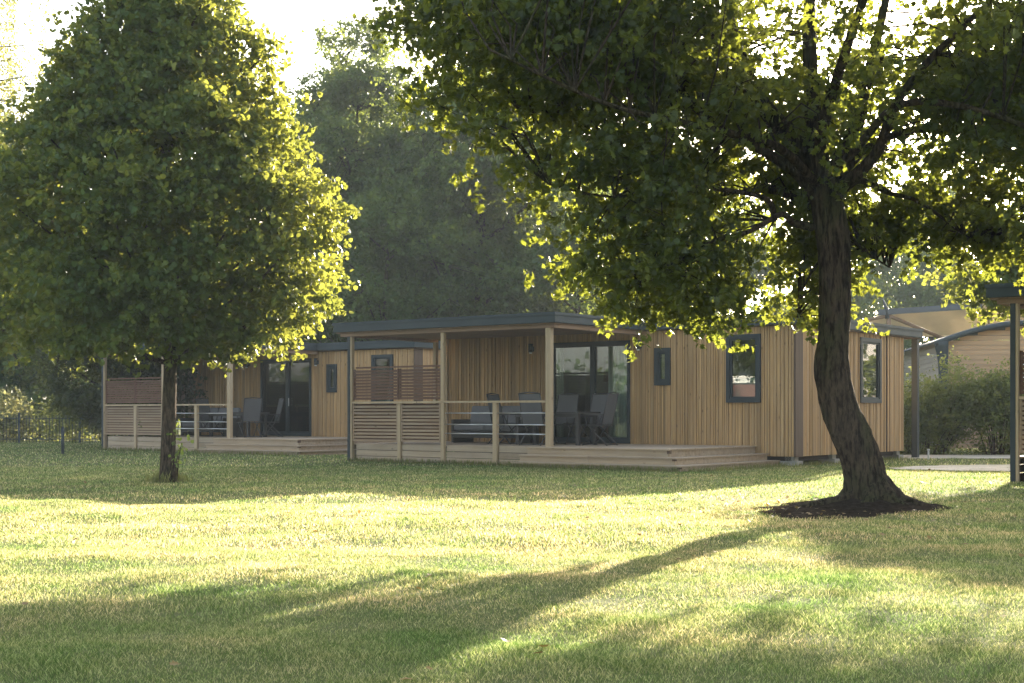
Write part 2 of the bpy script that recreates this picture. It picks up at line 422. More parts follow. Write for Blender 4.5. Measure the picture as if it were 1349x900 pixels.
    t = MB(); t.box(-4.32, -.9, -3.70, -3.67, .26, .392); t.box(-.925, -.895, -3.669, -.02, .26, .392); t.box(-4.32,-.86,-3.74,-3.665,.394,.421); t.box(-.925,-.86,-3.664,-.01,.394,.421)
    t.build('deck_edge', M['deck'], r)
    step(-.63, -3.97, .262, .122); step(-.36, -4.24, .120, -.04)
    for (x, y, z0, z1) in ((-.905,-3.715,.33,.40),(-.625,-3.995,.20,.245),(-.355,-4.265,.06,.105)): t = MB(); t.box(x-.01, x+.058, y-.012, y+.05, z0, z1); t.build('corner_bracket', M['trim'], r)
    # railing
    t = MB(); t.box(-9.60, -4.05, -3.44, -3.33, 1.355, 1.40); t.build('handrail', M['post'], r)
    for (xa, xb) in ((-8.20,-8.11), (-5.46,-5.35)):
        t = MB(); t.box(xa, xb, -3.425, -3.335, -.02, 1.353); t.build('rail_post', M['post'], r, .004)
    for z in (.68, .88, 1.13):
        for (xa, xb) in ((-6.81,-5.46), (-5.35,-4.045)):
            t = MB(); t.tube([(xa,-3.38,z),(xb,-3.38,z)], .013, 8); t.build('rail_bar', M['rod'], r)
    def screen(xa, xb, z0, z1, y, mat, pitch, th, back=False):
        t = MB(); z = z0
        while z < z1:
            t.box(xa+.036, xb-.036, y-.022, y+.024, z-th/2, z+th/2)
            z += pitch
        t.box(xa, xa+.035, y-.03, y+.03, z0-.03, z1+.02); t.box(xb-.035, xb, y-.03, y+.03, z0-.03, z1+.02)
        t.build('slat_screen', mat, r)
        if back:      # the stained screen carries on down behind the pale one
            t = MB(); z = z0+pitch/2
            while z < z1: t.box(xa+.036, xb-.036, y+.060, y+.078, z-.027, z+.027); z += pitch
            t.box(xa+.002, xa+.034, y+.055, y+.08, z0-.03, z1+.02); t.box(xb-.034, xb-.002, y+.055, y+.08, z0-.03, z1+.02)
            t.build('slat_screen', M['slatd'], r)
    screen(-9.60, -8.21, .50, 1.33, -3.38, M['slat'], .078, .050, True); screen(-8.10, -6.94, .50, 1.33, -3.38, M['slat'], .078, .050, True)
    screen(-9.60, -8.21, 1.47, 2.13, -3.36, M['slatd'], .070, .055); screen(-8.19, -6.94, 1.47, 2.13, -3.36, M['slatd'], .070, .055)
    t = MB(); t.box(-9.52, -6.94, -3.39, -3.33, 2.17, 2.21); t.build('screen_rail', M['slatd'], r)
    # feet
    for (x, y) in ((-.15,.25),(-.15,2.2),(-.15,4.2),(-.15,6.0),(-3,.4),(-9.3,.3)):
        t = MB(); t.box(x-.22, x+.18, y-.15, y+.15, -.03, .10); t.box(x-.12, x+.1, y-.1, y+.1, .10, .198); t.build('foot', M['concrete'], r)
    t = MB(); t.box(XL+.1, -.12, .15, .25, .09, .197); t.box(-.25,-.15, .3, D-.1, .09, .197); t.build('chassis', M['groove'], r)
    # windows
    fy = lambda a, b_, d0, d1: (a, b_, d0, d1)
    fx = lambda a, b_, d0, d1: (.03-d0, .03-d1, a, b_)
    window_frame(r, 'window', *SM, fy, .10); window_frame(r, 'window', *BIG, fy, .085); window_frame(r, 'window', *SIDE, fx, .095)
    # sliding door
    x0, x1, z0, z1 = DOOR
    m = MB(); m.box(x0, x1, -.03, .10, z1-.12, z1); m.box(x0, x1, -.03, .10, z0-.01, z0+.07); m.box(x0, x0+.07, -.03, .10, z0+.07, z1-.12); m.box(x1-.07, x1, -.03, .10, z0+.07, z1-.12)
    dr = m.build('sliding_door', M['frame'], r)
    xm = x0+.53*(x1-x0)
    m = MB(); m.box(xm-.06, xm+.06, -.018, .07, z0+.071, z1-.121); m.box(x0+.071, xm-.061, .0, .05, z0+.071, z0+.13); m.box(xm+.061, x1-.071, .03, .07, z0+.071, z0+.13); m.build('sash', M['frame'], dr)
    m = MB(); m.box(x0+.07, xm-.061, .02, .026, z0+.131, z1-.121); m.build('pane', M['glass'], dr)
    m = MB(); m.box(xm+.061, x1-.071, .045, .051, z0+.131, z1-.121); m.build('pane', M['glass'], dr)
    m = MB(); m.box(xm+.075, xm+.095, -.03, -.018, 1.35, 1.6); m.build('handle', M['rod'], dr)
    # curtain gathered at the right of the door
    def curtain(xa, xb, y, z0, z1):
        n = 90; vs = []; fs = []
        for i in range(n+1):
            t_ = i/n; x = xa+(xb-xa)*t_; yy = y+.035*math.sin(t_*34)+.015*math.sin(t_*83+1)
            vs += [(x, yy, z0), (x, yy, z1)]
        for i in range(n): fs.append([2*i, 2*i+2, 2*i+3, 2*i+1])
        m = MB(); m.v = vs; m.f = fs; m.sm = [True]*n; m.build('curtain', M['curtain'], r)
    curtain(-4.82, -4.15, .20, .46, 2.75); curtain(-6.30, -6.12, .20, .46, 2.75)
    # interior
    m = MB(); m.box(XL+.1, -.12, .1, D-.1, .40, .43); m.build('interior_floor', M['inwood'], r)
    m = MB(); m.box(XL+.1, -.12, .1, D-.1, 2.92, 2.96); m.build('interior_ceiling', M['white'], r)
    m = MB(); m.box(XL+.12, -.14, D-2.6, D-2.54, .43, 2.92); m.box(-3.9,-3.84,.11,D-2.62,.43,2.92); m.box(-2.2,-2.14,.11,D-2.62,.43,2.92); m.box(-7.8,-7.74,.11,D-2.62,.43,2.92); m.build('interior_wall', M['inwall'], r)
    m = MB(); m.box(-6.9, -4.6, 2.95, 3.57, .43, 1.32); m.box(-6.9, -4.6, 3.2, 3.57, 1.95, 2.6); m.build('kitchen_unit', M['inwood'], r)
    m = MB(); m.box(-6.92, -4.58, 2.93, 3.58, 1.322, 1.36); m.box(-5.3,-4.9,3.1,3.4,1.362,1.62); m.box(-5.75,-5.5,3.1,3.3,1.362,1.55); m.build('worktop', M['frame'], r)
    m = MB(); m.box(-1.55, -.85, .13, .16, 1.42, 1.9); m.build('blind', M['curtain'], r)
    # lamps
    for x in (-3.82, -6.86):
        m = MB(); m.box(x-.04, x+.04, -.03, .0, 2.62, 2.74); m.tube([(x,-.09,2.60),(x,-.09,2.78)], .055, 12); m.tube([(x,-.09,2.785),(x,-.09,2.80)], .062, 12); lm = m.build('wall_lamp', M['frame'], r)
        m = MB(); m.tube([(x,-.09,2.60-.035),(x,-.09,2.598)], .035, 10); m.build('diffuser', M['white'], lm)
    return r
cab = build_cabin((6.0, 30.26, 0))
tag(cab, 'holiday cabin in the middle with a veranda and wooden steps at the deck corner', 'cabin', 'timber holiday cabins on the lawn')
cab2 = copy_tree(cab); cab2.location = (-2.85, 40.9, 0)
tag(cab2, 'farther holiday cabin whose veranda is partly hidden by the left tree', 'cabin')
cab3 = copy_tree(cab); cab3.location = (18.03, 20.2, 0)
tag(cab3, 'holiday cabin cut off at the right edge, only corner post and slatted screen showing', 'cabin')

# ------------------------------------------------------------------ terrace furniture
def make_chair():
    r = empty('garden_chair')
    f = MB()
    for s in (-1, 1):
        x = s*.27
        f.tube([(x,.26,0),(x,-.10,.44),(x,-.22,.66)], .014, 7)
        f.tube([(x,-.34,0),(x,.12,.44)], .014, 7)
        f.tube([(x,.22,.44),(x,-.22,.44)], .014, 7)
        f.tube([(x,-.20,.42),(x,-.36,1.14)], .014, 7)
        f.tube([(x,.16,.45),(x,.20,.66)], .012, 7)
    f.tube([(-.27,.24,0.02),(.27,.24,.02)], .011, 6); f.tube([(-.27,-.32,.02),(.27,-.32,.02)], .011, 6)
    f.tube([(-.27,-.36,1.14),(0,-.375,1.165),(.27,-.36,1.14)], .014, 7)
    f.build('frame', M['chairfr'], r)
    for s in (-1, 1):
        a = MB(); a.box(s*.27-.025, s*.27+.025, -.24, .23, .665, .69); a.build('armrest', M['chairfr'], r, .005)
    a = MB(); a.box(-.255, .255, -.21, .24, .435, .447); a.build('seat', M['chairfab'], r)
    Mx = Matrix.Translation((0,-.205,.45)) @ Matrix.Rotation(math.atan2(.155,.70), 4, 'X')
    a = MB(); a.box(-.255, .255, -.006, .006, .02, .70, Mx); a.build('backrest', M['chairfab'], r)
    return r
def make_table():
    r = empty('garden_table')
    t = MB(); t.box(-.9,.9,-.45,.45,.70,.74)
    for s in (-1, 1): t.box(-.86,.86,s*.40-.012,s*.40+.012,.62,.698)
    t.build('tabletop', M['chairfr'], r, .005)
    for sx in (-1, 1):
        for sy in (-1, 1):
            t = MB(); t.box(sx*.83-.045, sx*.83+.045, sy*.385-.045, sy*.385+.045, 0, .698) if False else t.box(sx*.82-.04, sx*.82+.04, sy*.34-.04, sy*.34+.04, 0, .698); t.build('leg', M['chairfr'], r)
    return r
def make_sofa():
    r = empty('lounge_sofa')
    t = MB(); t.box(-.95,.95,-.38,.38,.12,.28); t.box(-.95,.95,-.42,-.36,.12,.62); t.box(-1.02,-.95,-.42,.38,.0,.56); t.box(.95,1.02,-.42,.38,.0,.56); t.build('frame', M['chairfr'], r, .01)
    for s in (-1, 1):
        t = MB(); t.box(s*.47-.46, s*.47+.46, -.30, .40, .29, .43); t.build('seat_cushion', M['cushion'], r, .035)
        Mx = Matrix.Translation((s*.47,-.27,.43)) @ Matrix.Rotation(R(12), 4, 'X')
        t = MB(); t.box(-.455, .455, -.07, .07, .01, .46, Mx); t.build('back_cushion', M['cushion'], r, .035)
    return r
CH, TB, SF = make_chair(), make_table(), make_sofa()
def to_world(c, x, y, z): return c.location + Vector((x*.801+y*.598, -x*.598+y*.801, z))
used = set()
def put(proto, c, x, y, rz, label, cat, group):
    o = proto if proto.name not in used else copy_tree(proto)
    used.add(proto.name)
    o.location = to_world(c, x, y, .421); o.rotation_euler = (0, 0, math.atan2(-.598,.801)+R(rz)); tag(o, label, cat, group)
gC, gC2 = 'garden chairs on the verandas', 'garden chairs on the verandas'
put(CH, cab, -3.95, -1.55, 98, 'garden chair at the open right end of the middle cabin table, seen side on', 'chair', gC)
put(CH, cab, -5.02, -2.35, 4, 'high backed garden chair just left of the thick pale post, back turned to the lawn', 'chair', gC)
put(CH, cab, -6.35, -1.75, -82, 'garden chair at the left end of the middle cabin table, behind the steel rail bars', 'chair', gC)
put(CH, cab, -4.55, -.85, 178, 'garden chair between the middle cabin table and the left glass of its sliding door', 'chair', gC)
put(CH, cab, -5.45, -.85, 184, 'garden chair on the wall side of the middle cabin table, nearer the timber wall', 'chair', gC)
put(TB, cab, -5.05, -1.6, 0, 'dark rectangular garden table in front of the middle cabin sliding door', 'table', 'garden tables on the verandas')
put(SF, cab, -7.35, -.9, 180, 'grey cushioned lounge sofa behind the rail bars of the middle cabin', 'sofa', 'lounge sofas on the verandas')
put(CH, cab2, -4.55, -2.15, 70, 'pale grey reclining garden chair at the right end of the farther cabin table', 'chair', gC)
put(CH, cab2, -4.75, -1.1, 150, 'garden chair near the farther cabin glass door, behind the reclining chair', 'chair', gC)
put(CH, cab2, -6.7, -1.7, -82, 'garden chair at the left end of the farther cabin table, behind rail bars', 'chair', gC)
put(TB, cab2, -5.6, -1.6, 0, 'dark garden table behind the right veranda post of the farther cabin', 'table', 'garden tables on the verandas')
put(SF, cab2, -7.6, -.9, 180, 'grey lounge sofa behind the rail bars of the farther cabin, beside the left tree trunk', 'sofa', 'lounge sofas on the verandas')

# ------------------------------------------------------------------ foliage
LINDEN = (np.array([(0,0,0),(0,1,0),(.42,.14,.10),(.40,.62,.10),(-.42,.14,.10),(-.40,.62,.10)]), [np.array([[0,2,3,1],[0,1,5,4]])])
MAPLE = (np.array([(0,0,0),(.30,-.08,.05),(.24,.14,.05),(.58,.30,.12),(.30,.46,.07),(.30,.74,.07),(.12,.66,.03),(0,1,0),
                   (-.30,-.08,.05),(-.24,.14,.05),(-.58,.30,.12),(-.30,.46,.07),(-.30,.74,.07),(-.12,.66,.03)]),
         [np.array([[0,1,2,3,4,5,6,7],[0,7,13,12,11,10,9,8]])])
QUADL = (np.array([(0,0,0),(.36,.45,.05),(0,1,0),(-.36,.45,.05)]), [np.array([[0,1,2,3]])])
def unit(a): return a/np.maximum(np.linalg.norm(a, axis=1, keepdims=True), 1e-9)
def leaf_arrays(P, T, N, S, shape):
    sv_, pl = shape; T = unit(T); B = unit(np.cross(T, N)); N2 = np.cross(B, T)
    n = len(P); m = len(sv_)
    V = P[:,None,:] + S[:,None,None]*(sv_[None,:,0,None]*B[:,None,:]+sv_[None,:,1,None]*T[:,None,:]+sv_[None,:,2,None]*N2[:,None,:])
    off = (np.arange(n)*m)[:,None,None]
    polys = [(p[None]+off).reshape(-1, p.shape[1]) for p in pl]
    return V.reshape(-1, 3), polys
def rnd_unit(n): return unit(RNG.normal(size=(n,3)))
def lumpnoise(P, s, seed=0):
    x, y, z = P[:,0]*s+seed, P[:,1]*s+seed*1.7, P[:,2]*s+seed*.6
    return (np.sin(x*1.3+2*np.sin(y*.8+z*.5))+np.sin(y*1.7+1.5*np.sin(z*1.1+x*.4))+np.sin(z*2.1+1.3*np.sin(x*.9+y*.7)))/3
def crown(name, parent, mat, tips, twigs, per, spread, tw_len, size, shape, droop=.35, up=.7, flat=.7):
    """tips (n,3): each gives `twigs` twigs with `per` leaves along them"""
    n = len(tips)
    TP = np.repeat(tips, twigs, 0)+RNG.normal(size=(n*twigs,3))*spread*np.array([1,1,flat])
    D = rnd_unit(len(TP)); D[:,2] = D[:,2]*.5-droop; D = unit(D)
    tt_ = RNG.random((len(TP), per)); 
    P = TP[:,None,:]+D[:,None,:]*(tt_[...,None]*tw_len)+RNG.normal(size=(len(TP),per,3))*size*.45
    P = P.reshape(-1, 3); k = len(P)
    T = np.repeat(D, per, 0)*.6+rnd_unit(k)*.9; T[:,2] -= droop
    N = rnd_unit(k); N[:,2] += up; N = unit(N)
    S = size*(.65+.6*RNG.random(k))
    V, pl = leaf_arrays(P, T, N, S, shape)
    return np_mesh(name, V, pl, mat, parent), TP, D
def twig_mesh(mb, TP, D, L, r=.005, every=1):
    for i in range(0, len(TP), every):
        p = TP[i]; q = p+D[i]*L; mb.tube([p, q], [r, r*.5], 3, False)
def ell_points(n, ells, thresh=-2, ns=.8, seed=0, shell=.62):
    """points in a union of ellipsoids (cx,cy,cz,rx,ry,rz,weight), biased to the shell, thinned by lumpy noise"""
    wts = np.array([e[6] for e in ells], float); wts /= wts.sum(); out = []
    while sum(len(a) for a in out) < n:
        k = RNG.choice(len(ells), size=n*2, p=wts); E = np.array([e[:6] for e in ells])[k]
        u = rnd_unit(n*2); rr_ = (shell**3+(1-shell**3)*RNG.random(n*2))**(1/3)
        inner = RNG.random(n*2) < .18; rr_[inner] = RNG.random(inner.sum())**(1/3)*shell
        P = E[:,:3]+u*E[:,3:6]*rr_[:,None]
        lum = 1+.10*lumpnoise(u*3, 1.3, seed+1)
        P = E[:,:3]+(P-E[:,:3])*lum[:,None]
        P = P[lumpnoise(P, ns, seed) > thresh]; out.append(P)
    return np.concatenate(out)[:n]

# ---- maple on the right
M['bark_dark'] = bark('dark_bark', (.030,.022,.016), (.12,.088,.06), 5, (.07,.072,.032))
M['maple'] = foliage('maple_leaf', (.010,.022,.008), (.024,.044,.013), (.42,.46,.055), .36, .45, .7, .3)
D0 = 17.02
def pz(px, py, d=D0): return ((px-674.5)/1869*d, d, 1.12+(545-py)/1869*d)
mt = empty('maple_tree', (0,0,0))
tr = MB()
trunk_pts = [(4.32,17.02,-.1,.46),(4.31,17.02,.06,.36),(4.27,17.02,.20,.285),(4.20,17.02,.46,.245),(4.08,17.0,.78,.232),(3.97,17.0,1.05,.225),(3.885,17.0,1.36,.208),(3.835,17.0,1.72,.20),(3.86,17.02,2.08,.178),(3.875,17.03,2.5,.182),(3.855,17.03,3.08,.188),(3.78,17.05,3.7,.20),(3.70,17.1,4.1,.19)]
sp = smoothpath(trunk_pts, 5)
def lump(i, t):
    z = sp[i][2]; fl = max(0, 1-z/.6)
    return 1+.06*math.sin(3*t+z*3)+.05*math.sin(5*t-z*5)+.22*fl*fl*math.sin(5*t+1)+random.uniform(-.035,.035)
tr.tube([p[:3] for p in sp], [p[3] for p in sp], 26, True, lump=lump)
for a_, L_ in ((200,.95),(250,.55),(300,.6),(340,.75),(20,.6),(160,.7),(110,.5)):      # surface roots
    ca, sa = math.cos(R(a_)), math.sin(R(a_)); cv_ = random.uniform(-.15,.15)
    q_ = smoothpath([(4.30+ca*.12,17.02+sa*.12,.30,.12),(4.32+ca*.33,17.02+sa*.33,.10,.085),(4.32+ca*L_*.75-sa*cv_,17.02+sa*L_*.75+ca*cv_,.045,.05),(4.32+ca*L_*1.2-sa*cv_*1.5,17.02+sa*L_*1.2+ca*cv_*1.5,-.02,.02)], 4)
    tr.tube([p[:3] for p in q_], [p[3] for p in q_], 9, True, wob=.1)
limbs = []
def limb(pts, r0, r1, dy=0.0, n=10, store=True):
    """pts px coordinates on the photo's tree plane, dy = depth drift along the limb"""
    P = []
    for i, (a, c) in enumerate(pts):
        t = i/(len(pts)-1); x, y, z = pz(a, c); y2 = y+dy*t
        P.append((x, y2, z, r0+(r1-r0)*t))
    q = smoothpath(P, 4); tr.tube([p[:3] for p in q], [max(.008, p[3]) for p in q], n, True, wob=.05)
    if store: limbs.extend([p[:3] for p in q])
limb([(1086,235),(1060,190),(1030,158),(1003,118),(985,66),(968,0),(960,-90),(930,-200)], .15, .03, .8)
limb([(1084,235),(1072,180),(1065,100),(1062,0),(1070,-120),(1060,-260)], .13, .03, -.3)
limb([(1092,250),(1112,205),(1135,165),(1150,120),(1172,40),(1200,-60),(1240,-170)], .12, .03, 1.0)
limb([(1096,255),(1125,232),(1146,205),(1158,160),(1190,110),(1250,50),(1310,-10)], .085, .02, -1.2)
limb([(1100,262),(1125,240),(1150,228),(1195,240),(1250,250),(1330,300)], .06, .015, 1.4)
limb([(1068,255),(1048,230),(1007,205),(943,171),(909,147),(884,117),(840,95),(770,60)], .075, .015, -.5)
limb([(1035,165),(1010,140),(985,108),(930,88),(850,82),(760,110),(690,130)], .07, .015, 1.0)
limb([(1070,300),(1040,296),(1021,288),(977,313),(919,332),(860,386)], .05, .012, -.9)
limb([(1020,290),(1005,268),(950,262),(880,262),(800,280),(720,270)], .035, .01, -1.5)
limb([(1000,120),(960,60),(900,20),(820,-20),(700,-30),(600,0)], .07, .015, .6)
limb([(1072,210),(1080,120),(1100,20),(1140,-100)], .08, .02, -3.0)
limb([(1080,220),(1060,140),(1040,60),(1000,-60)], .08, .02, 3.2)
limb([(1100,240),(1150,190),(1230,150),(1330,140),(1430,120)], .07, .02, 2.0)
limb([(1090,240),(1120,200),(1160,160),(1240,180),(1330,230),(1420,260)], .06, .015, -2.4)
limb([(1080,280),(1040,240),(980,230),(900,240),(840,300)], .05, .012, 3.0)
limb([(1080,250),(1010,210),(900,200),(780,190),(650,150)], .06, .012, -3.0)
limb([(1095,300),(1130,290),(1170,310),(1230,330)], .03, .01, 2.0)
limb([(1092,330),(1080,350),(1070,380),(1072,410)], .018, .006, 1.0)
LM = np.array(limbs)
ells = [(4.1,17.3,7.4,4.9,4.5,3.2,9), (1.0,16.9,4.9,2.0,2.5,1.5,3.0), (1.75,16.7,3.35,.95,1.5,1.15,1.7), (.1,17,5.9,1.45,2.4,1.25,2.4),
        (6.4,17.6,4.4,2.2,2.5,1.75,3.6), (3.62,18.0,3.1,.55,.6,1.0,.9), (4.6,18.3,3.9,1.0,1.0,.75,.9), (3.0,17.5,4.7,1.6,2.6,1.1,1.6), (2.35,16.9,2.9,.5,.9,.8,.45), (8.0,17.4,5.0,1.9,2.5,2.1,2.4), (5.4,18.2,4.0,1.3,1.6,.85,2.2), (4.55,18.6,3.5,.5,.8,.6,.6)]
tips = ell_points(1750, ells, -.36, .9, 3)
# keep the view of the fork and of the gap below the crown open
def keep(P):
    k = np.ones(len(P), bool)
    x, y, z = P.T
    x = x*17/y; z = 1.12+(z-1.12)*17/y
    k &= ~((x > 2.62) & (x < 3.42) & (z < 3.75)); k &= ~((x > 3.95) & (x < 5.0) & (z < 3.25)); k &= ~((x > 4.9) & (x < 5.9) & (z < 2.95)); k &= z > 2.30
    k &= ~((np.abs(x-3.75) < 1.25) & (y < 17.5) & (z > 3.0) & (z < 6.3) & (RNG.random(len(P)) < .62))
    gx = P[:,0]-P[:,2]*4.2*.399; gy = P[:,1]-P[:,2]*4.2*.917      # a thin spot in the low outer boughs lets the sun through
    k &= ~((((gx-2.7)/2.0)**2+((gy-7.3)/1.75)**2 < 1) & (RNG.random(len(P)) < .96))
    return k
tips = tips[keep(tips)]
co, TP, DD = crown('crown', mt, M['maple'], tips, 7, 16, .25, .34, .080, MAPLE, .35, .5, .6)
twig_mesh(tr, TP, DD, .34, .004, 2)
for p in tips[::1]:
    d2 = ((LM-p)**2).sum(1)+(np.maximum(0, LM[:,2]-p[2]-.3)*.6)**2; q = LM[d2.argmin()]
    mid = (p+q)/2+np.array([0,0,.12])+RNG.normal(size=3)*.08
    tr.tube([q, mid, p], [.014, .010, .005], 4, False)
tr.build('trunk', M['bark_dark'], mt)
tag(mt, 'large dark maple on the right with a curved leaning trunk standing in bare soil', 'tree')

# ---- linden on the left
M['bark_brown'] = bark('brown_bark', (.055,.038,.026), (.15,.11,.075), 7, (.075,.075,.035))
M['linden'] = foliage('linden_leaf', (.026,.056,.017), (.052,.098,.028), (.46,.47,.07), .34, .5, .9, .25)
def round_tree(name, base, h, prof, nt, twigs, per, leaf, shape, matl, matb, tr_r, spread=.25, tw=.35, thresh=-.45, ns=1.0, seed=1, jag=.10, droop=.3, nb=36, squash=1.0, lean=0.0, lobes=0, lr=1.2, label='', cat='tree', group=None, twm=True, low_trunk=None, flat=.7):
    """prof: list of (z, radius) for the crown; tips spread in a bumpy shell"""
    r = empty(name, base); zz = np.array([p[0] for p in prof]); rrr = np.array([p[1] for p in prof])
    out = []
    while sum(map(len, out)) < nt:
        z = zz[0]+(zz[-1]-zz[0])*RNG.random(nt*3); a = RNG.random(nt*3)*2*np.pi; rad = np.interp(z, zz, rrr)
        acc = RNG.random(nt*3) < rad/rrr.max()
        q = np.sqrt(.35+.65*RNG.random(nt*3)); inner = RNG.random(nt*3) < .2; q[inner] = RNG.random(inner.sum())*.6
        u = np.stack([np.cos(a)*1.6, np.sin(a)*1.6, z*.55], 1)
        bump = 1+jag*lumpnoise(u, 1.9, seed)+jag*.6*lumpnoise(u, 4.3, seed+5)
        P = np.stack([np.cos(a)*rad*q*bump+lean*z, np.sin(a)*rad*q*bump*squash, z], 1)[acc]
        P = P[lumpnoise(P, ns, seed+2) > thresh]; out.append(P)
    tips = np.concatenate(out)[:nt]
    if lobes:
        LC = tips[RNG.choice(nt, lobes, replace=False)]; d = np.linalg.norm(tips[:,None]-LC[None], axis=2); j = d.argmin(1); c_ = LC[j]; v = unit(tips-c_+RNG.normal(size=tips.shape)*.4); v[:,2] = np.abs(v[:,2])*.9-.25
        rad_ = (lr*(.6+.7*RNG.random(lobes)))[j]*(.75+.3*RNG.random(nt)); tips = c_+v*rad_[:,None]*np.array([1,1,.75])
    co, TP, DD = crown('crown', r, matl, tips, twigs, per, spread, tw, leaf, shape, droop, .45, flat)
    b = MB(); top = zz[-1]*.9
    pts = [(0,0,-.1,tr_r*1.7),(0,0,.08,tr_r*1.25),(0,0,.4,tr_r*1.03),(.03,0,1.4,tr_r*.95)]+[(lean*z_+.08*math.sin(z_), .06*math.cos(z_*1.3)-.06, z_, max(.02, tr_r*.92*(1-(z_-1)/(top+.5)))) for z_ in np.linspace(2.2, top, 7)]
    s = smoothpath(pts, 3); b.tube([p[:3] for p in s], [p[3] for p in s], 14, True, wob=.05)
    S = np.array(s)[:, :3]; S = S[S[:,2] > zz[0]*.85]
    br = []
    for i in range(nb):
        t = tips[RNG.integers(len(tips))]; zs = max(zz[0]*.9, t[2]-np.hypot(t[0], t[1])*.65); k = np.abs(S[:,2]-zs).argmin(); p = S[k]
        m = (p*.5+t*.5)+np.array([0,0,-.05*np.hypot(*t[:2])]); q_ = smoothpath([(*p, tr_r*.30), (*m, tr_r*.2), (*t, .012)], 3)
        b.tube([x[:3] for x in q_], [max(.01, x[3]) for x in q_], 6, False); br += [x[:3] for x in q_]
    if twm:
        BR = np.array(br)
        for p in tips:
            q = BR[((BR-p)**2).sum(1).argmin()]; b.tube([q, (p+q)/2, p], [.012,.008,.005], 3, False)
    b.build('trunk', matb, r)
    tag(r, label, cat, group); return r
lind = round_tree('linden_tree', (-5.64,23.26,0), 9.6, [(2.1,1.2),(2.4,2.2),(2.9,2.68),(3.7,2.76),(4.6,2.55),(5.6,2.2),(6.8,1.6),(7.9,1.05),(8.9,.5),(9.5,.2)],
    1500, 7, 12, .086, LINDEN, M['linden'], M['bark_brown'], .118, .17, .30, -.5, 1.1, 3, .17, .30, 60, twm=False,
    label='dense green tree on the left with straight brown trunk and bright leaves on its right')
# shoots and dry grass at its foot
M['dry_sunlit'] = foliage('dry_grass', (.16,.14,.07), (.28,.24,.12), (.35,.3,.12), .4, .8)

def shrub(name, base, ells_, n, tw, per, leaf, shape, mat, label, cat='shrub', seed=1, spread=.18, twl=.25, droop=.05, stems=14, group=None, stemmat=None, thresh=-.5):
    r = empty(name, base); tips = ell_points(n, ells_, thresh, 1.5, seed, .5); tips = tips[tips[:,2] > .08]
    crown('foliage', r, mat, tips, tw, per, spread, twl, leaf, shape, droop, .5, .8)
    b = MB()
    for i in range(stems):
        t = tips[RNG.integers(len(tips))]; s0 = np.array([t[0]*.35, t[1]*.35, -.03]); m = (s0+t)/2+np.array([0,0,.1]); b.tube([s0, m, t], [.016,.011,.004], 5, False)
    b.build('stem', stemmat or M['bark_brown'], r); tag(r, label, cat, group); return r
M['shoot'] = foliage('shoot_leaf', (.06,.11,.03), (.12,.18,.05), (.4,.5,.08), .4)
shrub('tree_shoot', (-5.50,23.02,0), [(.06,0,.55,.10,.10,.35,1)], 10, 2, 3, .06, LINDEN, M['shoot'], 'small leafy shoots sprouting beside the left tree trunk', 'shoots', 4, .08, .12, 0, 7)

# ---- trees behind
M['bg_a'] = foliage('broadleaf_far', (.028,.058,.020), (.055,.10,.032), (.30,.36,.06), .35, .6, .45, .2)
M['bg_b'] = foliage('broadleaf_grey', (.032,.060,.024), (.062,.108,.038), (.32,.38,.08), .35, .6, .45, .2)
M['bg_y'] = foliage('broadleaf_yellow', (.07,.10,.03), (.13,.16,.05), (.5,.5,.10), .45, .5, .5, .2)
M['dark_fol'] = foliage('dark_evergreen', (.014,.028,.016), (.03,.048,.024), (.30,.30,.06), .3, .6, .6, .2)
G = 'tall trees behind the cabins'
round_tree('broadleaf_tree', (-6.1,56,0), 16, [(2.5,2.2),(4,3.2),(8,3.6),(11,3.4),(13.5,2.5),(15.2,1.3),(16,.4)], 1050, 6, 14, .17, QUADL, M['bg_b'], M['bark_dark'], lobes=110, lr=1.1, tr_r=.25, spread=.34, tw=.5, thresh=-.45, ns=.75, seed=5, jag=.16, droop=.1, nb=40,
    label='tallest grey green tree behind the farther cabin, its crown top against the sky', group=G)
round_tree('broadleaf_tree', (-1.2,54,0), 14.4, [(2.2,2.5),(4,4.2),(7,4.9),(10,4.6),(12.3,3.2),(13.6,1.8),(14.4,.4)], 1550, 6, 14, .17, QUADL, M['bg_a'], M['bark_dark'], lobes=150, lr=1.2, tr_r=.3, spread=.36, tw=.5, thresh=-.35, ns=.7, seed=11, jag=.16, droop=.1, nb=46,
    label='broad hazy dark tree directly behind the middle cabin veranda', group=G)
round_tree('broadleaf_tree', (2.4,50,0), 9.5, [(1.2,2.2),(3,3.1),(5.5,2.9),(7.5,1.9),(9,.7),(9.5,.2)], 420, 6, 12, .16, QUADL, M['bg_b'], M['bark_dark'], lobes=26, lr=1.05, tr_r=.16, spread=.4, tw=.5, thresh=-.4, ns=.6, seed=21, jag=.16, droop=.3, nb=30,
    label='lower rounded grey green tree behind the middle cabin door, right of the broad dark tree', group=G)
round_tree('broadleaf_tree', (-4.4,50,0), 9.0, [(1.5,2.4),(3,3.0),(5.5,2.9),(7.5,1.8),(9,.4)], 380, 6, 12, .16, QUADL, M['bg_a'], M['bark_dark'], lobes=26, lr=1.05, tr_r=.16, spread=.4, tw=.5, thresh=-.25, ns=.6, seed=31, jag=.16, droop=.1, nb=30,
    label='lower dark tree between the linden and the broad tree behind the roof', group=G)
round_tree('broadleaf_tree', (1.8,64,0), 14.0, [(2.5,2.6),(5,4.4),(8,4.8),(11,3.6),(13,1.8),(14,.4)], 760, 6, 12, .20, QUADL, M['bg_b'], M['bark_dark'], lobes=64, lr=1.4, tr_r=.25, spread=.36, tw=.5, thresh=-.2, ns=.7, seed=97, jag=.16, droop=.1, nb=36,
    label='farther hazy tree rising between the broad dark tree and the maple boughs', group=G)
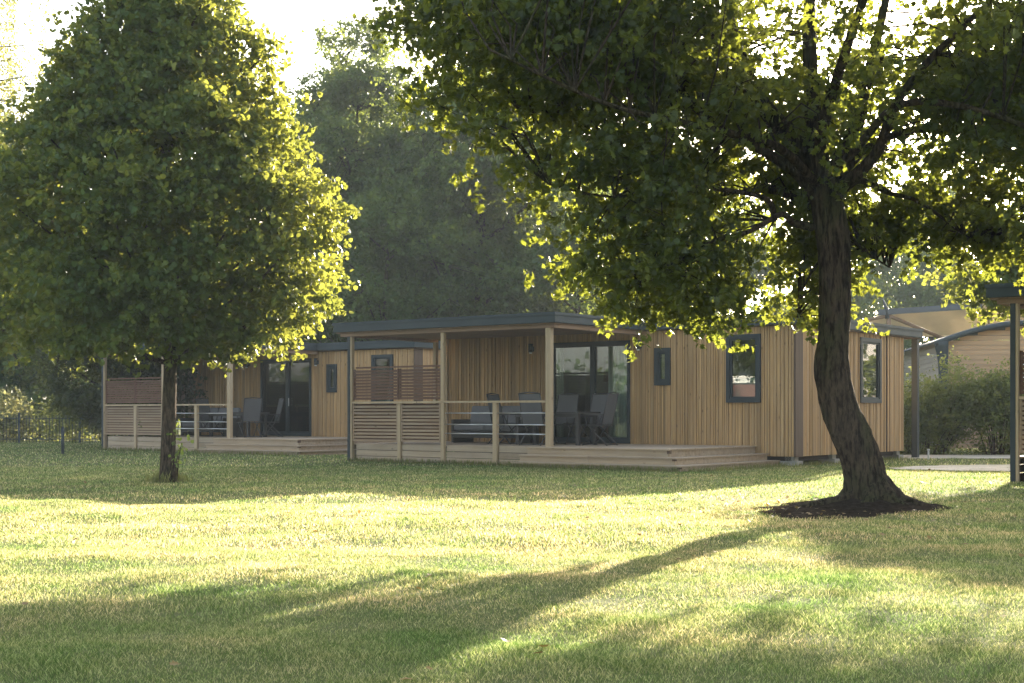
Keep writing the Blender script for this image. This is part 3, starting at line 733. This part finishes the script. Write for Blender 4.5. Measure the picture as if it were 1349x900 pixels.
round_tree('broadleaf_tree', (-11.0,60,0), 12.0, [(1.5,2.8),(3,3.9),(6,4.3),(9,3.3),(11,1.5),(12,.4)], 600, 6, 8, .26, QUADL, M['bg_b'], M['bark_dark'], .2, .5, .5, -.35, .5, 41, .16, .1, 30,
    label='hazy tree behind the linden crown, left of the tallest tree', group=G)
round_tree('spreading_evergreen', (-12.6,47.5,0), 7, [(.7,1.0),(1.6,2.6),(3,2.9),(4.5,2.4),(6,1.4),(7,.3)], 700, 6, 9, .16, QUADL, M['dark_fol'], M['bark_dark'], .2, .22, .6, -.1, 1.2, 51, .25, .15, 60, label='dark spreading evergreen with drooping boughs left of the farther cabin', flat=.3)
round_tree('linden_tree', (-12.3,31.5,0), 7.4, [(2.5,.8),(3.1,1.5),(4.2,1.75),(5.8,1.4),(7.0,.7),(7.4,.2)], 420, 6, 9, .11, LINDEN, M['linden'], M['bark_brown'], .12, .2, .3, -.45, 1.1, 61, .14, .3, 24,
    label='yellow green tree at the left edge, half hidden behind the dense left tree')
round_tree('broadleaf_tree', (12.7,31,0), 5.4, [(3.5,2.2),(4.0,3.0),(4.5,2.5),(5.0,1.4),(5.4,.3)], 420, 6, 11, .11, LINDEN, M['linden'], M['bark_brown'], .15, .25, .35, -.35, .9, 66, .15, .2, 24,  # added tree, trunk out of view, its crown shades the right-hand lawn
    label='leafy tree added behind the right cabin to shade the lawn, crown merging with the maple')
# birch with hanging twigs, top left
def birch():
    r = empty('birch_tree', (-13.6,34,0)); b = MB(); s = smoothpath([(0,0,-.1,.2),(.05,0,3,.16),(-.1,.1,7,.11),(.1,0,11,.04)], 4)
    b.tube([p[:3] for p in s], [p[3] for p in s], 12, True, wob=.05)
    P = []; D = []
    for i in range(75):
        a = random.uniform(0, 6.283); L = random.uniform(.7, 3.0); z = random.uniform(7.2, 11.3)
        e = Vector((math.cos(a)*L, math.sin(a)*L, z+.35*L*.3)); b.tube([(0,0,z-.8), (e.x*.5, e.y*.5, z+.1), e], [.03,.02,.008], 5, False)
        for k in range(7):
            q = e*1.0; q = Vector((e.x*(.45+.6*k/7)+random.uniform(-.2,.2), e.y*(.45+.6*k/7)+random.uniform(-.2,.2), e.z)); ln = random.uniform(.8, 2.6)
            b.tube([q, q-Vector((0,0,ln))], [.005,.003], 3, False)
            m = int(ln*34); t = RNG.random(m)*ln
            P.append(np.array([q.x, q.y, q.z])-np.outer(t, (0,0,1))+RNG.normal(size=(m,3))*.06)
    P = np.concatenate(P); k = len(P); T = rnd_unit(k)*.6; T[:,2] -= .6
    V, pl = leaf_arrays(P, T, rnd_unit(k), .075*(.7+.6*RNG.random(k)), QUADL)
    np_mesh('crown', V, pl, M['birch'], r); b.build('trunk', M['birchbark'], r); tag(r, 'birch with thin hanging twigs at the top left corner', 'tree')
M['birch'] = foliage('birch_leaf', (.09,.11,.04), (.16,.17,.06), (.55,.52,.14), .45, .5)
M['birchbark'] = bark('birch_bark', (.1,.09,.08), (.55,.53,.5), 3)
birch()
# hazy row far right behind the cabins
proto_far = []
for i in range(3):
    proto_far.append(round_tree('far_tree', (0,0,0), 11, [(1.0,2.6),(3,4.2),(6,4.6),(9,3.0),(10.6,1.2),(11.2,.3)], 420, 6, 7, .32, QUADL, (M['bg_b'], M['bg_a'], M['bg_b'])[i], M['bark_dark'], lobes=26, lr=1.4, tr_r=.2, spread=.6, tw=.6, thresh=-.28, ns=.55, seed=70+i*7, jag=.2, droop=.1, nb=24, label='x', twm=False))
far = [(5.5,78,0.95,'hazy tree seen low under the maple boughs, left of its trunk'),(12.5,84,1.0,'hazy pale tree just left of the maple trunk, above the roof'),
       (19.5,82,.95,'hazy tree directly right of the maple trunk, above the roof edge'),(26,88,1.02,'hazy tree behind the canvas canopy'),
       (33,86,1.0,'hazy tree behind the right end of the arched lodge'),(-23,66,.9,'hazy tree beyond the metal fence at the left edge'),(-30,80,1.2,'far hazy tree beyond the left fence, outermost'),
       (-17,76,1.05,'far hazy tree behind the dark evergreen'),(40,80,1.1,'hazy tree off behind the right cabin'),(-8.5,70,1.1,'back row tree filling the gap behind the tallest tree'),(-2.2,74,1.15,'back row tree behind the broad dark tree'),(5.2,72,1.05,'back row tree left of the low tree under the maple boughs')]
for i, (x, y, s, lab) in enumerate(far):
    p = proto_far[i % 3]; o = p if i < 3 else copy_tree(p)
    o.location = (x, y, 0); o.scale = (s, s, s*(1.22+.10*math.sin(i*2.3))); o.rotation_euler = (0,0,i*1.3); tag(o, lab, 'tree', 'hazy trees in the far background')
# far wood closing the horizon, all round
def far_wood():
    n = 5200; a = RNG.random(n)*2*np.pi; rad = 118+RNG.random(n)*22
    lim = 7.5+2.2*np.sin(a*23)+1.3*np.sin(a*51+1)+.8*np.sin(a*97)
    z = lim*RNG.random(n)**.7
    P = np.stack([np.cos(a)*rad, np.sin(a)*rad, z], 1)
    P = np.repeat(P, 14, 0)+RNG.normal(size=(n*14,3))*1.1; P[:,2] = np.abs(P[:,2])
    k = len(P); V, pl = leaf_arrays(P, rnd_unit(k), rnd_unit(k), .9*(.6+.6*RNG.random(k)), QUADL)
    o = np_mesh('far_wood', V, pl, M['bg_b']); tag(o, 'far wood closing the horizon', None, None, 'stuff')
far_wood()

# ---- shrubs
M['hedge'] = foliage('shrub_leaf', (.040,.065,.025), (.085,.12,.045), (.40,.42,.10), .4, .55, 1.2)
M['bright'] = foliage('bright_shrub', (.09,.11,.045), (.15,.17,.08), (.42,.40,.16), .4)
shrub('leafy_shrub', (11.25,39.0,0), [(0,0,1.0,1.5,.9,1.2,3),(.9,.1,1.5,1.0,.8,1.1,2),(-.9,0,.8,.8,.8,.9,1.4)], 620, 5, 7, .085, QUADL, M['hedge'], 'bushy green shrub in front of the arched lodge, its sunlit top twigs reaching the eaves', seed=3, stems=30)
shrub('leafy_shrub', (13.2,38.6,0), [(0,0,.9,1.1,.9,1.2,2),(.2,.1,1.6,.8,.6,.8,1.0)], 420, 5, 7, .085, QUADL, M['hedge'], 'green shrub between the bushy lodge shrub and the right cabin post', seed=8, stems=24)
shrub('leafy_shrub', (9.9,46.0,0), [(0,0,2.0,1.1,.9,2.0,1)], 300, 5, 6, .10, QUADL, M['bright'], 'light yellowish young tree showing over the roof right of the maple trunk', 'shrub', 13, stems=14)
for i, (x, y, s, lab) in enumerate([(-20.6,57,1.0,'yellow sunlit bush behind the fence at the left edge'),(-17.9,58,1.0,'sunlit bush behind the metal fence, beside the yellow bush'),(-15.4,57,.9,'sunlit bush behind the fence near the dark evergreen')]):
    shrub('sunlit_bush', (x, y, 0), [(0,0,.9,1.5,1.0,1.0,1)], 170, 5, 6, .14, QUADL, M['bright' if i != 1 else 'hedge'], lab, 'bush', 20+i, .25, .3, stems=10, group='bushes behind the fence')
shrub('low_bush', (-10.9,43.6,0), [(0,0,.45,.5,.4,.45,1)], 60, 5, 6, .09, QUADL, M['bright'], 'small pale leaved bush at the left corner of the farther cabin', 'bush', 33, stems=8)
round_tree('young_tree', (-22.0,66,0), 4.6, [(1.0,1.0),(2.2,1.7),(3.4,1.3),(4.6,.3)], 170, 6, 7, .15, QUADL, M['bg_y'], M['bark_brown'], .1, .25, .35, -.5, 1.0, 81, .15, .2, 14, label='small pale green young tree beyond the metal fence')

# ------------------------------------------------------------------ fence and stake
fr = empty('metal_fence', (-21,53.7,0)); n = 0
b = MB(); x = 0
while x < 8.8: b.tube([(x,0,.02),(x,0,1.05)], .011, 5); x += .125
b.build('bars', M['frame'], fr)
b = MB(); b.box(0,8.8,-.018,.018,.14,.17); b.box(0,8.8,-.018,.018,.93,.96); b.build('rail', M['frame'], fr)
for x in (.05, 2.35, 4.65, 6.95, 8.85): b = MB(); b.box(x-.035,x+.035,-.035,.035,-.05,1.16); b.build('post', M['frame'], fr)
tag(fr, 'low black metal bar fence across the far lawn on the left', 'fence')
b = MB(); b.tube([(0,0,-.1),(0,0,.72)], .045, 8); b.tube([(0,0,.72),(0,0,.77)], [.045,.02], 8); o = b.build('marker_post', M['frame']); o.location = (-12.28,38.8,0)
tag(o, 'short dark stake standing alone in the lawn in front of the metal fence', 'stake')
b = MB(); b.tube([(0,0,-.05),(0,0,.22)], .022, 8); b.tube([(0,0,.22),(0,0,.26)], .035, 8); o = b.build('path_marker', M['white']); o.location = (10.15,34.6,.0)
tag(o, 'small pale marker peg beside the gravel path', 'marker')

# ------------------------------------------------------------------ arched lodge
M['lodge'] = wood('lodge_boards', (.36,.25,.15), (.46,.33,.20), 'x', vary=.15, knots=False)
M['lodgeg'] = wood('lodge_grey_boards', (.34,.31,.27), (.46,.42,.37), 'y', vary=.15, knots=False)
M['corr'] = plain('corrugated_roof', (.09,.10,.11), .8, 0, .1, 3, 0, .1)
M['redbrown'] = plain('red_brown_frame', (.20,.07,.045), .6)
def lodge():
    r = empty('arched_lodge', (12.75,42,0), R(-7.5)); W, L, ZE, RISE = 5.2, 8.0, 3.28, .50
    def top(x): return ZE + RISE*(1-((x-W/2)/(W/2))**2)
    g = MB(); z = .1
    while z < ZE+RISE-.12:
        z1 = z+.145
        t = max(0, (z1-ZE)/RISE); half = W/2*math.sqrt(max(0, 1-t)) if t > 0 else W/2
        if half > .25: g.box(W/2-half+.05, W/2+half-.05, 0, .035, z, z1-.012)
        z = z1
    g.build('gable_wall', M['lodge'], r)
    g = MB(); z = .1
    while z < ZE-.05: g.box(0, .035, .05, L, z, z+.133); z += .145
    g.box(.04,.08,.05,L,.1,ZE); g.box(.1,W-.1,.04,.06,.1,ZE); g.build('side_wall', M['lodgeg'], r)
    g = MB(); N = 40
    for i in range(N):
        xa = -.25+(W+.5)*i/N; xb = -.25+(W+.5)*(i+1)/N
        n0 = len(g.v); za, zb = top(xa)+.03, top(xb)+.03
        g.v += [(xa,-.25,za),(xb,-.25,zb),(xb,L,zb),(xa,L,za),(xa,-.25,za+.05),(xb,-.25,zb+.05),(xb,L,zb+.05),(xa,L,za+.05)]
        for f in ((0,3,2,1),(4,5,6,7),(0,1,5,4),(2,3,7,6)): g.f.append([n0+k for k in f]); g.sm.append(False)
        if i == 0: g.f.append([n0, n0+4, n0+7, n0+3]); g.sm.append(False)
    g.build('roof', M['corr'], r)
    g = MB(); pts = [(x, -.27, top(x)+.0) for x in np.linspace(-.28, W+.28, 30)]
    g.tube(pts, .085, 8); g.build('fascia', M['roof'], r)
    g = MB(); pts = [(.0,-.1,0,.11),(.0,-.1,1.6,.12),(-.02,-.12,2.7,.15),(-.08,-.18,3.25,.22)]; s = smoothpath(pts, 3); g.tube([p[:3] for p in s], [p[3] for p in s], 10)
    g.build('corner_post', M['roof'], r)
    f_ = MB(); x0, x1, z0, z1 = 1.95, 2.9, 1.5, 2.75
    f_.box(x0,x1,-.04,.03,z1-.12,z1); f_.box(x0,x1,-.04,.03,z0,z0+.12); f_.box(x0,x0+.2,-.04,.03,z0+.12,z1-.12); f_.box(x1-.2,x1,-.04,.03,z0+.12,z1-.12)
    wn = f_.build('window', M['redbrown'], r); g = MB(); g.box(x0+.2,x1-.2,-.02,-.012,z0+.12,z1-.12); g.build('curtain', M['curtain'], wn)
    tag(r, 'lodge with a curved metal roof, dark corner post and horizontal tan boards behind the shrubs', 'lodge')
lodge()
def canopy():
    q = NM('canvas'); nz = q.noise((1,1,1), 2, 4, .6)
    q.l(q.ramp(nz.outputs[0], [(.3,(.58,.53,.44)),(.7,(.68,.63,.53))]).outputs[0], q.b.inputs['Base Color']); q.b.inputs['Roughness'].default_value = .9
    tb = q.n('ShaderNodeBsdfTranslucent'); tb.inputs[0].default_value = (.62,.54,.42,1); mx = q.n('ShaderNodeMixShader', i_0=.4); q.l(q.b.outputs[0], mx.inputs[1]); q.l(tb.outputs[0], mx.inputs[2]); q.l(mx.outputs[0], q.out.inputs[0])
    r = empty('canvas_canopy', (13.6,52,0), R(-6))
    def sail(pts, th=.02, nu=14, nv=8, sag=.12):
        a, b_, c, d = [Vector(p) for p in pts]; vs = []; F_ = []
        for k in (0, 1):
            for i in range(nu+1):
                for j in range(nv+1):
                    u, v = i/nu, j/nv; p = (a*(1-u)+b_*u)*(1-v)+(d*(1-u)+c*u)*v
                    edge = 4*u*(1-u); p = p-Vector((0,0,1))*sag*(edge+4*v*(1-v))*.6+Vector((0,0,th*k)); vs.append(tuple(p))
        m = MB(); m.v = vs; o_ = (nu+1)*(nv+1)
        for k in (0, 1):
            for i in range(nu):
                for j in range(nv):
                    A = k*o_+i*(nv+1)+j; m.f.append([A, A+1, A+nv+2, A+nv+1]); m.sm.append(True)
        return m
    for pts in (((.3,0,4.95),(3.75,0,5.25),(4.4,2.6,4.2),(.2,2.6,4.1)), ((-.9,.3,4.55),(.3,0,4.9),(.3,2.6,4.1),(-1.2,2.6,4.0)), ((3.75,0,5.25),(6.2,.3,4.3),(6.2,2.6,3.9),(4.4,2.6,4.2))):
        sail(pts).build('sail', q.m, r)
    b = MB(); b.box(.1,3.8,-.10,.02,4.72,4.93, Matrix.Rotation(R(-3.5),4,'Y')@Matrix.Identity(4)); b.build('ridge_beam', M['corr'], r)
    for (p0, p1) in (((.2,-.05,4.7),(2.9,2.0,3.8)),((3.85,-.05,5.0),(6.2,.2,4.35)),((-.9,.2,4.5),(.2,0,4.7))):
        b = MB(); b.tube([p0,p1], .07, 6); b.build('rafter', M['beam'], r)
    for (x, y, h) in ((.2,0,5.0),(3.8,0,5.2),(4.0,2.4,4.4),(.3,2.4,4.4),(6.1,.3,4.3)):
        b = MB(); b.box(x-.07,x+.07,y-.07,y+.07,0,h-.3); b.build('post', M['beam'], r)
    for (x, z) in ((.15,4.85),(3.8,5.05)):
        b = MB(); b.tube([(x,-.02,z-.25),(x-.05,-.05,z+.1),(x-.18,-.1,z+.48)], [.09,.07,.015], 6); b.build('horn', M['frame'], r)
    tag(r, 'tan canvas sail canopy on timber beams rising behind the arched lodge', 'canopy')
canopy()

# building mirrored in the cabin glass, standing off to the left behind the photographer
def barn():
    r = empty('long_low_building', (-34,2,0), R(64)); b = MB(); b.box(-13,13,-4,4,0,2.6); b.build('wall', plain('red_brick', (.16,.055,.045), .9, 0, .15, 8), r)
    b = MB(); b.box(-13.3,13.3,-4.3,4.3,2.6,2.95); b.box(-13.05,13.05,-4.06,4.06,.9,1.15); b.build('fascia', M['white'], r)
    b = MB(); b.box(-13.2,13.2,-4.2,4.2,2.951,3.1); b.build('roof', M['roof'], r)
    tag(r, 'long low red building with white bands, seen only mirrored in the cabin windows', 'building')
barn()

# ------------------------------------------------------------------ grass
def grass():
    def in_cabin(x, y, c):
        dx, dy = x-c[0], y-c[1]; lx_ = .801*dx-.598*dy; ly_ = .598*dx+.801*dy
        return (lx_ > -9.74) & (lx_ < -.0) & (ly_ > -3.36) & (ly_ < 6.3) | (lx_ > -4.3) & (lx_ < -.34) & (ly_ > -4.22) & (ly_ < 0)
    Xs, Ys, Ws, Hs = [], [], [], []
    for (y0, y1, n, wd, ht) in ((4.6,8,420000,.0024,.021),(8,12,350000,.0034,.023),(12,18,300000,.0058,.028),(18,30,260000,.010,.032),(30,56,140000,.022,.038)):
        y = np.sqrt(y0*y0+(y1*y1-y0*y0)*RNG.random(n)); x = (RNG.random(n)*2-1)*(.40*y+1.0)
        Xs.append(x); Ys.append(y); Ws.append(wd*(.6+.8*RNG.random(n))); Hs.append(ht*(.5+.9*RNG.random(n)))
    x = np.concatenate(Xs); y = np.concatenate(Ys); wd = np.concatenate(Ws); h = np.concatenate(Hs)
    k = np.ones(len(x), bool)
    for c in ((6.0,30.26),(-2.85,40.9),(18.03,20.2)): k &= ~in_cabin(x, y, c)
    dx = (x-SOIL[0])/1.12; dy = (y-SOIL[1])/1.05; th = np.arctan2(dy, dx); k &= ~((np.hypot(dx, dy) < soil_r(th)*(.82+.16*lumpnoise(np.stack([x, y, x*0], 1), 6.0, 2))) & (RNG.random(len(x)) < .975))
    def inpoly(poly):
        c = np.zeros(len(x), bool); j = len(poly)-1
        for i in range(len(poly)):
            xi, yi = poly[i]; xj, yj = poly[j]
            c ^= ((yi > y) != (yj > y)) & (x < (xj-xi)*(y-yi)/(yj-yi+1e-12)+xi); j = i
        return c
    for p in (PATH1, PATH2): k &= ~(inpoly(p) & (RNG.random(len(x)) < .97))
    k &= ~((x < -1.84) & (y < 5.38))
    pat = lumpnoise(np.stack([x, y, x*0], 1), 1.4, 4); pat2 = lumpnoise(np.stack([x, y, x*0], 1), 5.5, 9)
    k &= RNG.random(len(x)) < .75+.25*pat2
    x, y, wd, h, pat, pat2 = (a[k] for a in (x, y, wd, h, pat, pat2))
    h = h*(1+.25*pat+.45*np.maximum(0, pat2))
    n = len(x); z = gh(x, y); a = RNG.random(n)*2*np.pi; ln = .1+RNG.random(n)*.95
    P = np.stack([x, y, z-.004], 1); W = np.stack([np.cos(a), np.sin(a), a*0], 1)*wd[:,None]*.5
    a2 = RNG.random(n)*2*np.pi; T = np.stack([np.cos(a2)*ln*h, np.sin(a2)*ln*h, h], 1)
    V = np.stack([P-W, P+W, P+T*.55+W*.75+np.array([0,0,.1])*h[:,None], P+T], 1).reshape(-1, 3)
    I = (np.arange(n)*4)[:,None]
    F_ = I+np.array([[0,1,2,3]])
    q = NM('grass_blade'); geo = q.n('ShaderNodeNewGeometry')
    c = q.ramp(geo.outputs['Random Per Island'], [(0,(.050,.085,.024)),(.4,(.105,.14,.045)),(.65,(.23,.23,.11)),(1,(.46,.42,.27))]).outputs[0]
    nz = q.noise((1,1,1), .8, 4, .65); m2 = q.ramp(nz.outputs[0], [(.35,(.58,.82,.55)),(.65,(1.22,1.10,1.15))]).outputs[0]
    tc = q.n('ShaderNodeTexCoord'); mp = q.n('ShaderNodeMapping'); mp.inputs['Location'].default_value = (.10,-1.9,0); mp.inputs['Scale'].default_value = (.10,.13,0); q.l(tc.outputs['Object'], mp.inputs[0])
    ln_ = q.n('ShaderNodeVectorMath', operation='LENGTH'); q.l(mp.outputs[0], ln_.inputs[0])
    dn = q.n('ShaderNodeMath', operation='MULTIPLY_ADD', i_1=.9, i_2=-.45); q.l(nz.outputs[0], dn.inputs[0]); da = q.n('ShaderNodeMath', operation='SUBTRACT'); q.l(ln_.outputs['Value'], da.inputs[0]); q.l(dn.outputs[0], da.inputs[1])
    dry_sunlit = q.ramp(da.outputs[0], [(.35,(1.45,1.28,1.30)),(.95,(.92,.98,.85))]).outputs[0]      # paler straw middle of the lawn, sunlight put into the blade colour
    c = q.mix(1.0, c, dry_sunlit, 'MULTIPLY')
    c = q.mix(1.0, c, m2, 'MULTIPLY'); q.l(c, q.b.inputs['Base Color']); q.b.inputs['Roughness'].default_value = .55; q.b.inputs['Specular IOR Level'].default_value = .22
    tb = q.n('ShaderNodeBsdfTranslucent'); q.l(q.mix(1.0, c, (2.15,2.02,1.85), 'MULTIPLY'), tb.inputs[0]); mx = q.n('ShaderNodeMixShader', i_0=.45)
    q.l(q.b.outputs[0], mx.inputs[1]); q.l(tb.outputs[0], mx.inputs[2]); q.l(mx.outputs[0], q.out.inputs[0])
    o = np_mesh('grass', V, [F_], q.m); tag(o, 'short mown lawn grass, dewy and sunlit', None, None, 'stuff')
grass()
def tall_tufts():
    pts = []
    def line(c, x0, x1, y, n, s=.05):
        for _ in range(n):
            t = random.random(); p = to_world(c, x0+(x1-x0)*t, y-abs(random.gauss(0, s)), 0); pts.append((p.x, p.y, random.uniform(.05, .15)))
    line(cab, -9.7, -4.3, -3.42, 1500); line(cab, -4.3, -.3, -4.30, 1300); line(cab2, -9.7, -4.3, -3.42, 900); line(cab2, -4.3, -.3, -4.3, 500)
    for _ in range(900): p = to_world(cab, -.3+random.gauss(0, .12)+.2, random.uniform(-4.3, -.1), 0); pts.append((p.x, p.y, random.uniform(.05,.13)))
    for _ in range(1800): p = to_world(cab, random.uniform(-.5,.3), random.uniform(-.2, 6.2), 0); pts.append((p.x, p.y, random.uniform(.04,.12)))
    for _ in range(380): a = random.random()*6.28; d = abs(random.gauss(.10,.10)); pts.append((-5.64+math.cos(a)*(d+.1), 23.26+math.sin(a)*(d+.1), random.uniform(.06,.26)*(1-min(d,.3))))
    P = np.array(pts); n = len(P); base = np.stack([P[:,0], P[:,1], gh(P[:,0], P[:,1])-.01], 1); T = rnd_unit(n)*.45; T[:,2] = 1
    V, pl = leaf_arrays(base, T, rnd_unit(n)+np.array([0,1,0]), P[:,2], (np.array([(-.05,0,0),(.05,0,0),(.03,.6,0),(0,1,.1)]), [np.array([[0,1,2,3]])]))
    o = np_mesh('tall_grass', V, pl, foliage('tall_grass_blade', (.08,.11,.03), (.24,.22,.09), (.3,.32,.08), .4)); tag(o, 'longer uncut grass along the cabins and the left trunk', None, None, 'stuff')
tall_tufts()

def fallen():
    n = 420; y = np.sqrt(25+(28*28-25)*RNG.random(n)); x = (RNG.random(n)*2-1)*(.42*y+1); m = 160
    a = RNG.random(m)*6.28; d = .4+RNG.random(m)*2.2; x = np.concatenate([x, 4.1+np.cos(a)*d]); y = np.concatenate([y, 16.9+np.sin(a)*d]); n = len(x)
    T = rnd_unit(n); T[:,2] *= .25; N = rnd_unit(n)*.35; N[:,2] += 1
    V, pl = leaf_arrays(np.stack([x, y, gh(x, y)+.026], 1), T, N, .05*(.6+.7*RNG.random(n)), MAPLE)
    o = np_mesh('fallen_leaves', V, pl, foliage('fallen_leaf', (.10,.05,.02), (.28,.19,.07), (.3,.2,.05), .2)); tag(o, 'fallen leaves scattered over the lawn', None, None, 'stuff')
fallen()
# ------------------------------------------------------------------ haze
if HAZE > 0:
    b = MB(); b.box(-400,400,-400,400,-1.2,26); hz = b.build('haze', None); tag(hz, 'thin morning haze in the air', None, None, 'stuff')
    hm = bpy.data.materials.new('haze_air'); hm.use_nodes = True; t = hm.node_tree; t.nodes.clear()
    o_ = t.nodes.new('ShaderNodeOutputMaterial'); pv = t.nodes.new('ShaderNodeVolumePrincipled')
    pv.inputs['Density'].default_value = HAZE; pv.inputs['Color'].default_value = (.84,.94,1.0,1); pv.inputs['Anisotropy'].default_value = 0.0
    t.links.new(pv.outputs[0], o_.inputs['Volume']); hz.data.materials.append(hm)
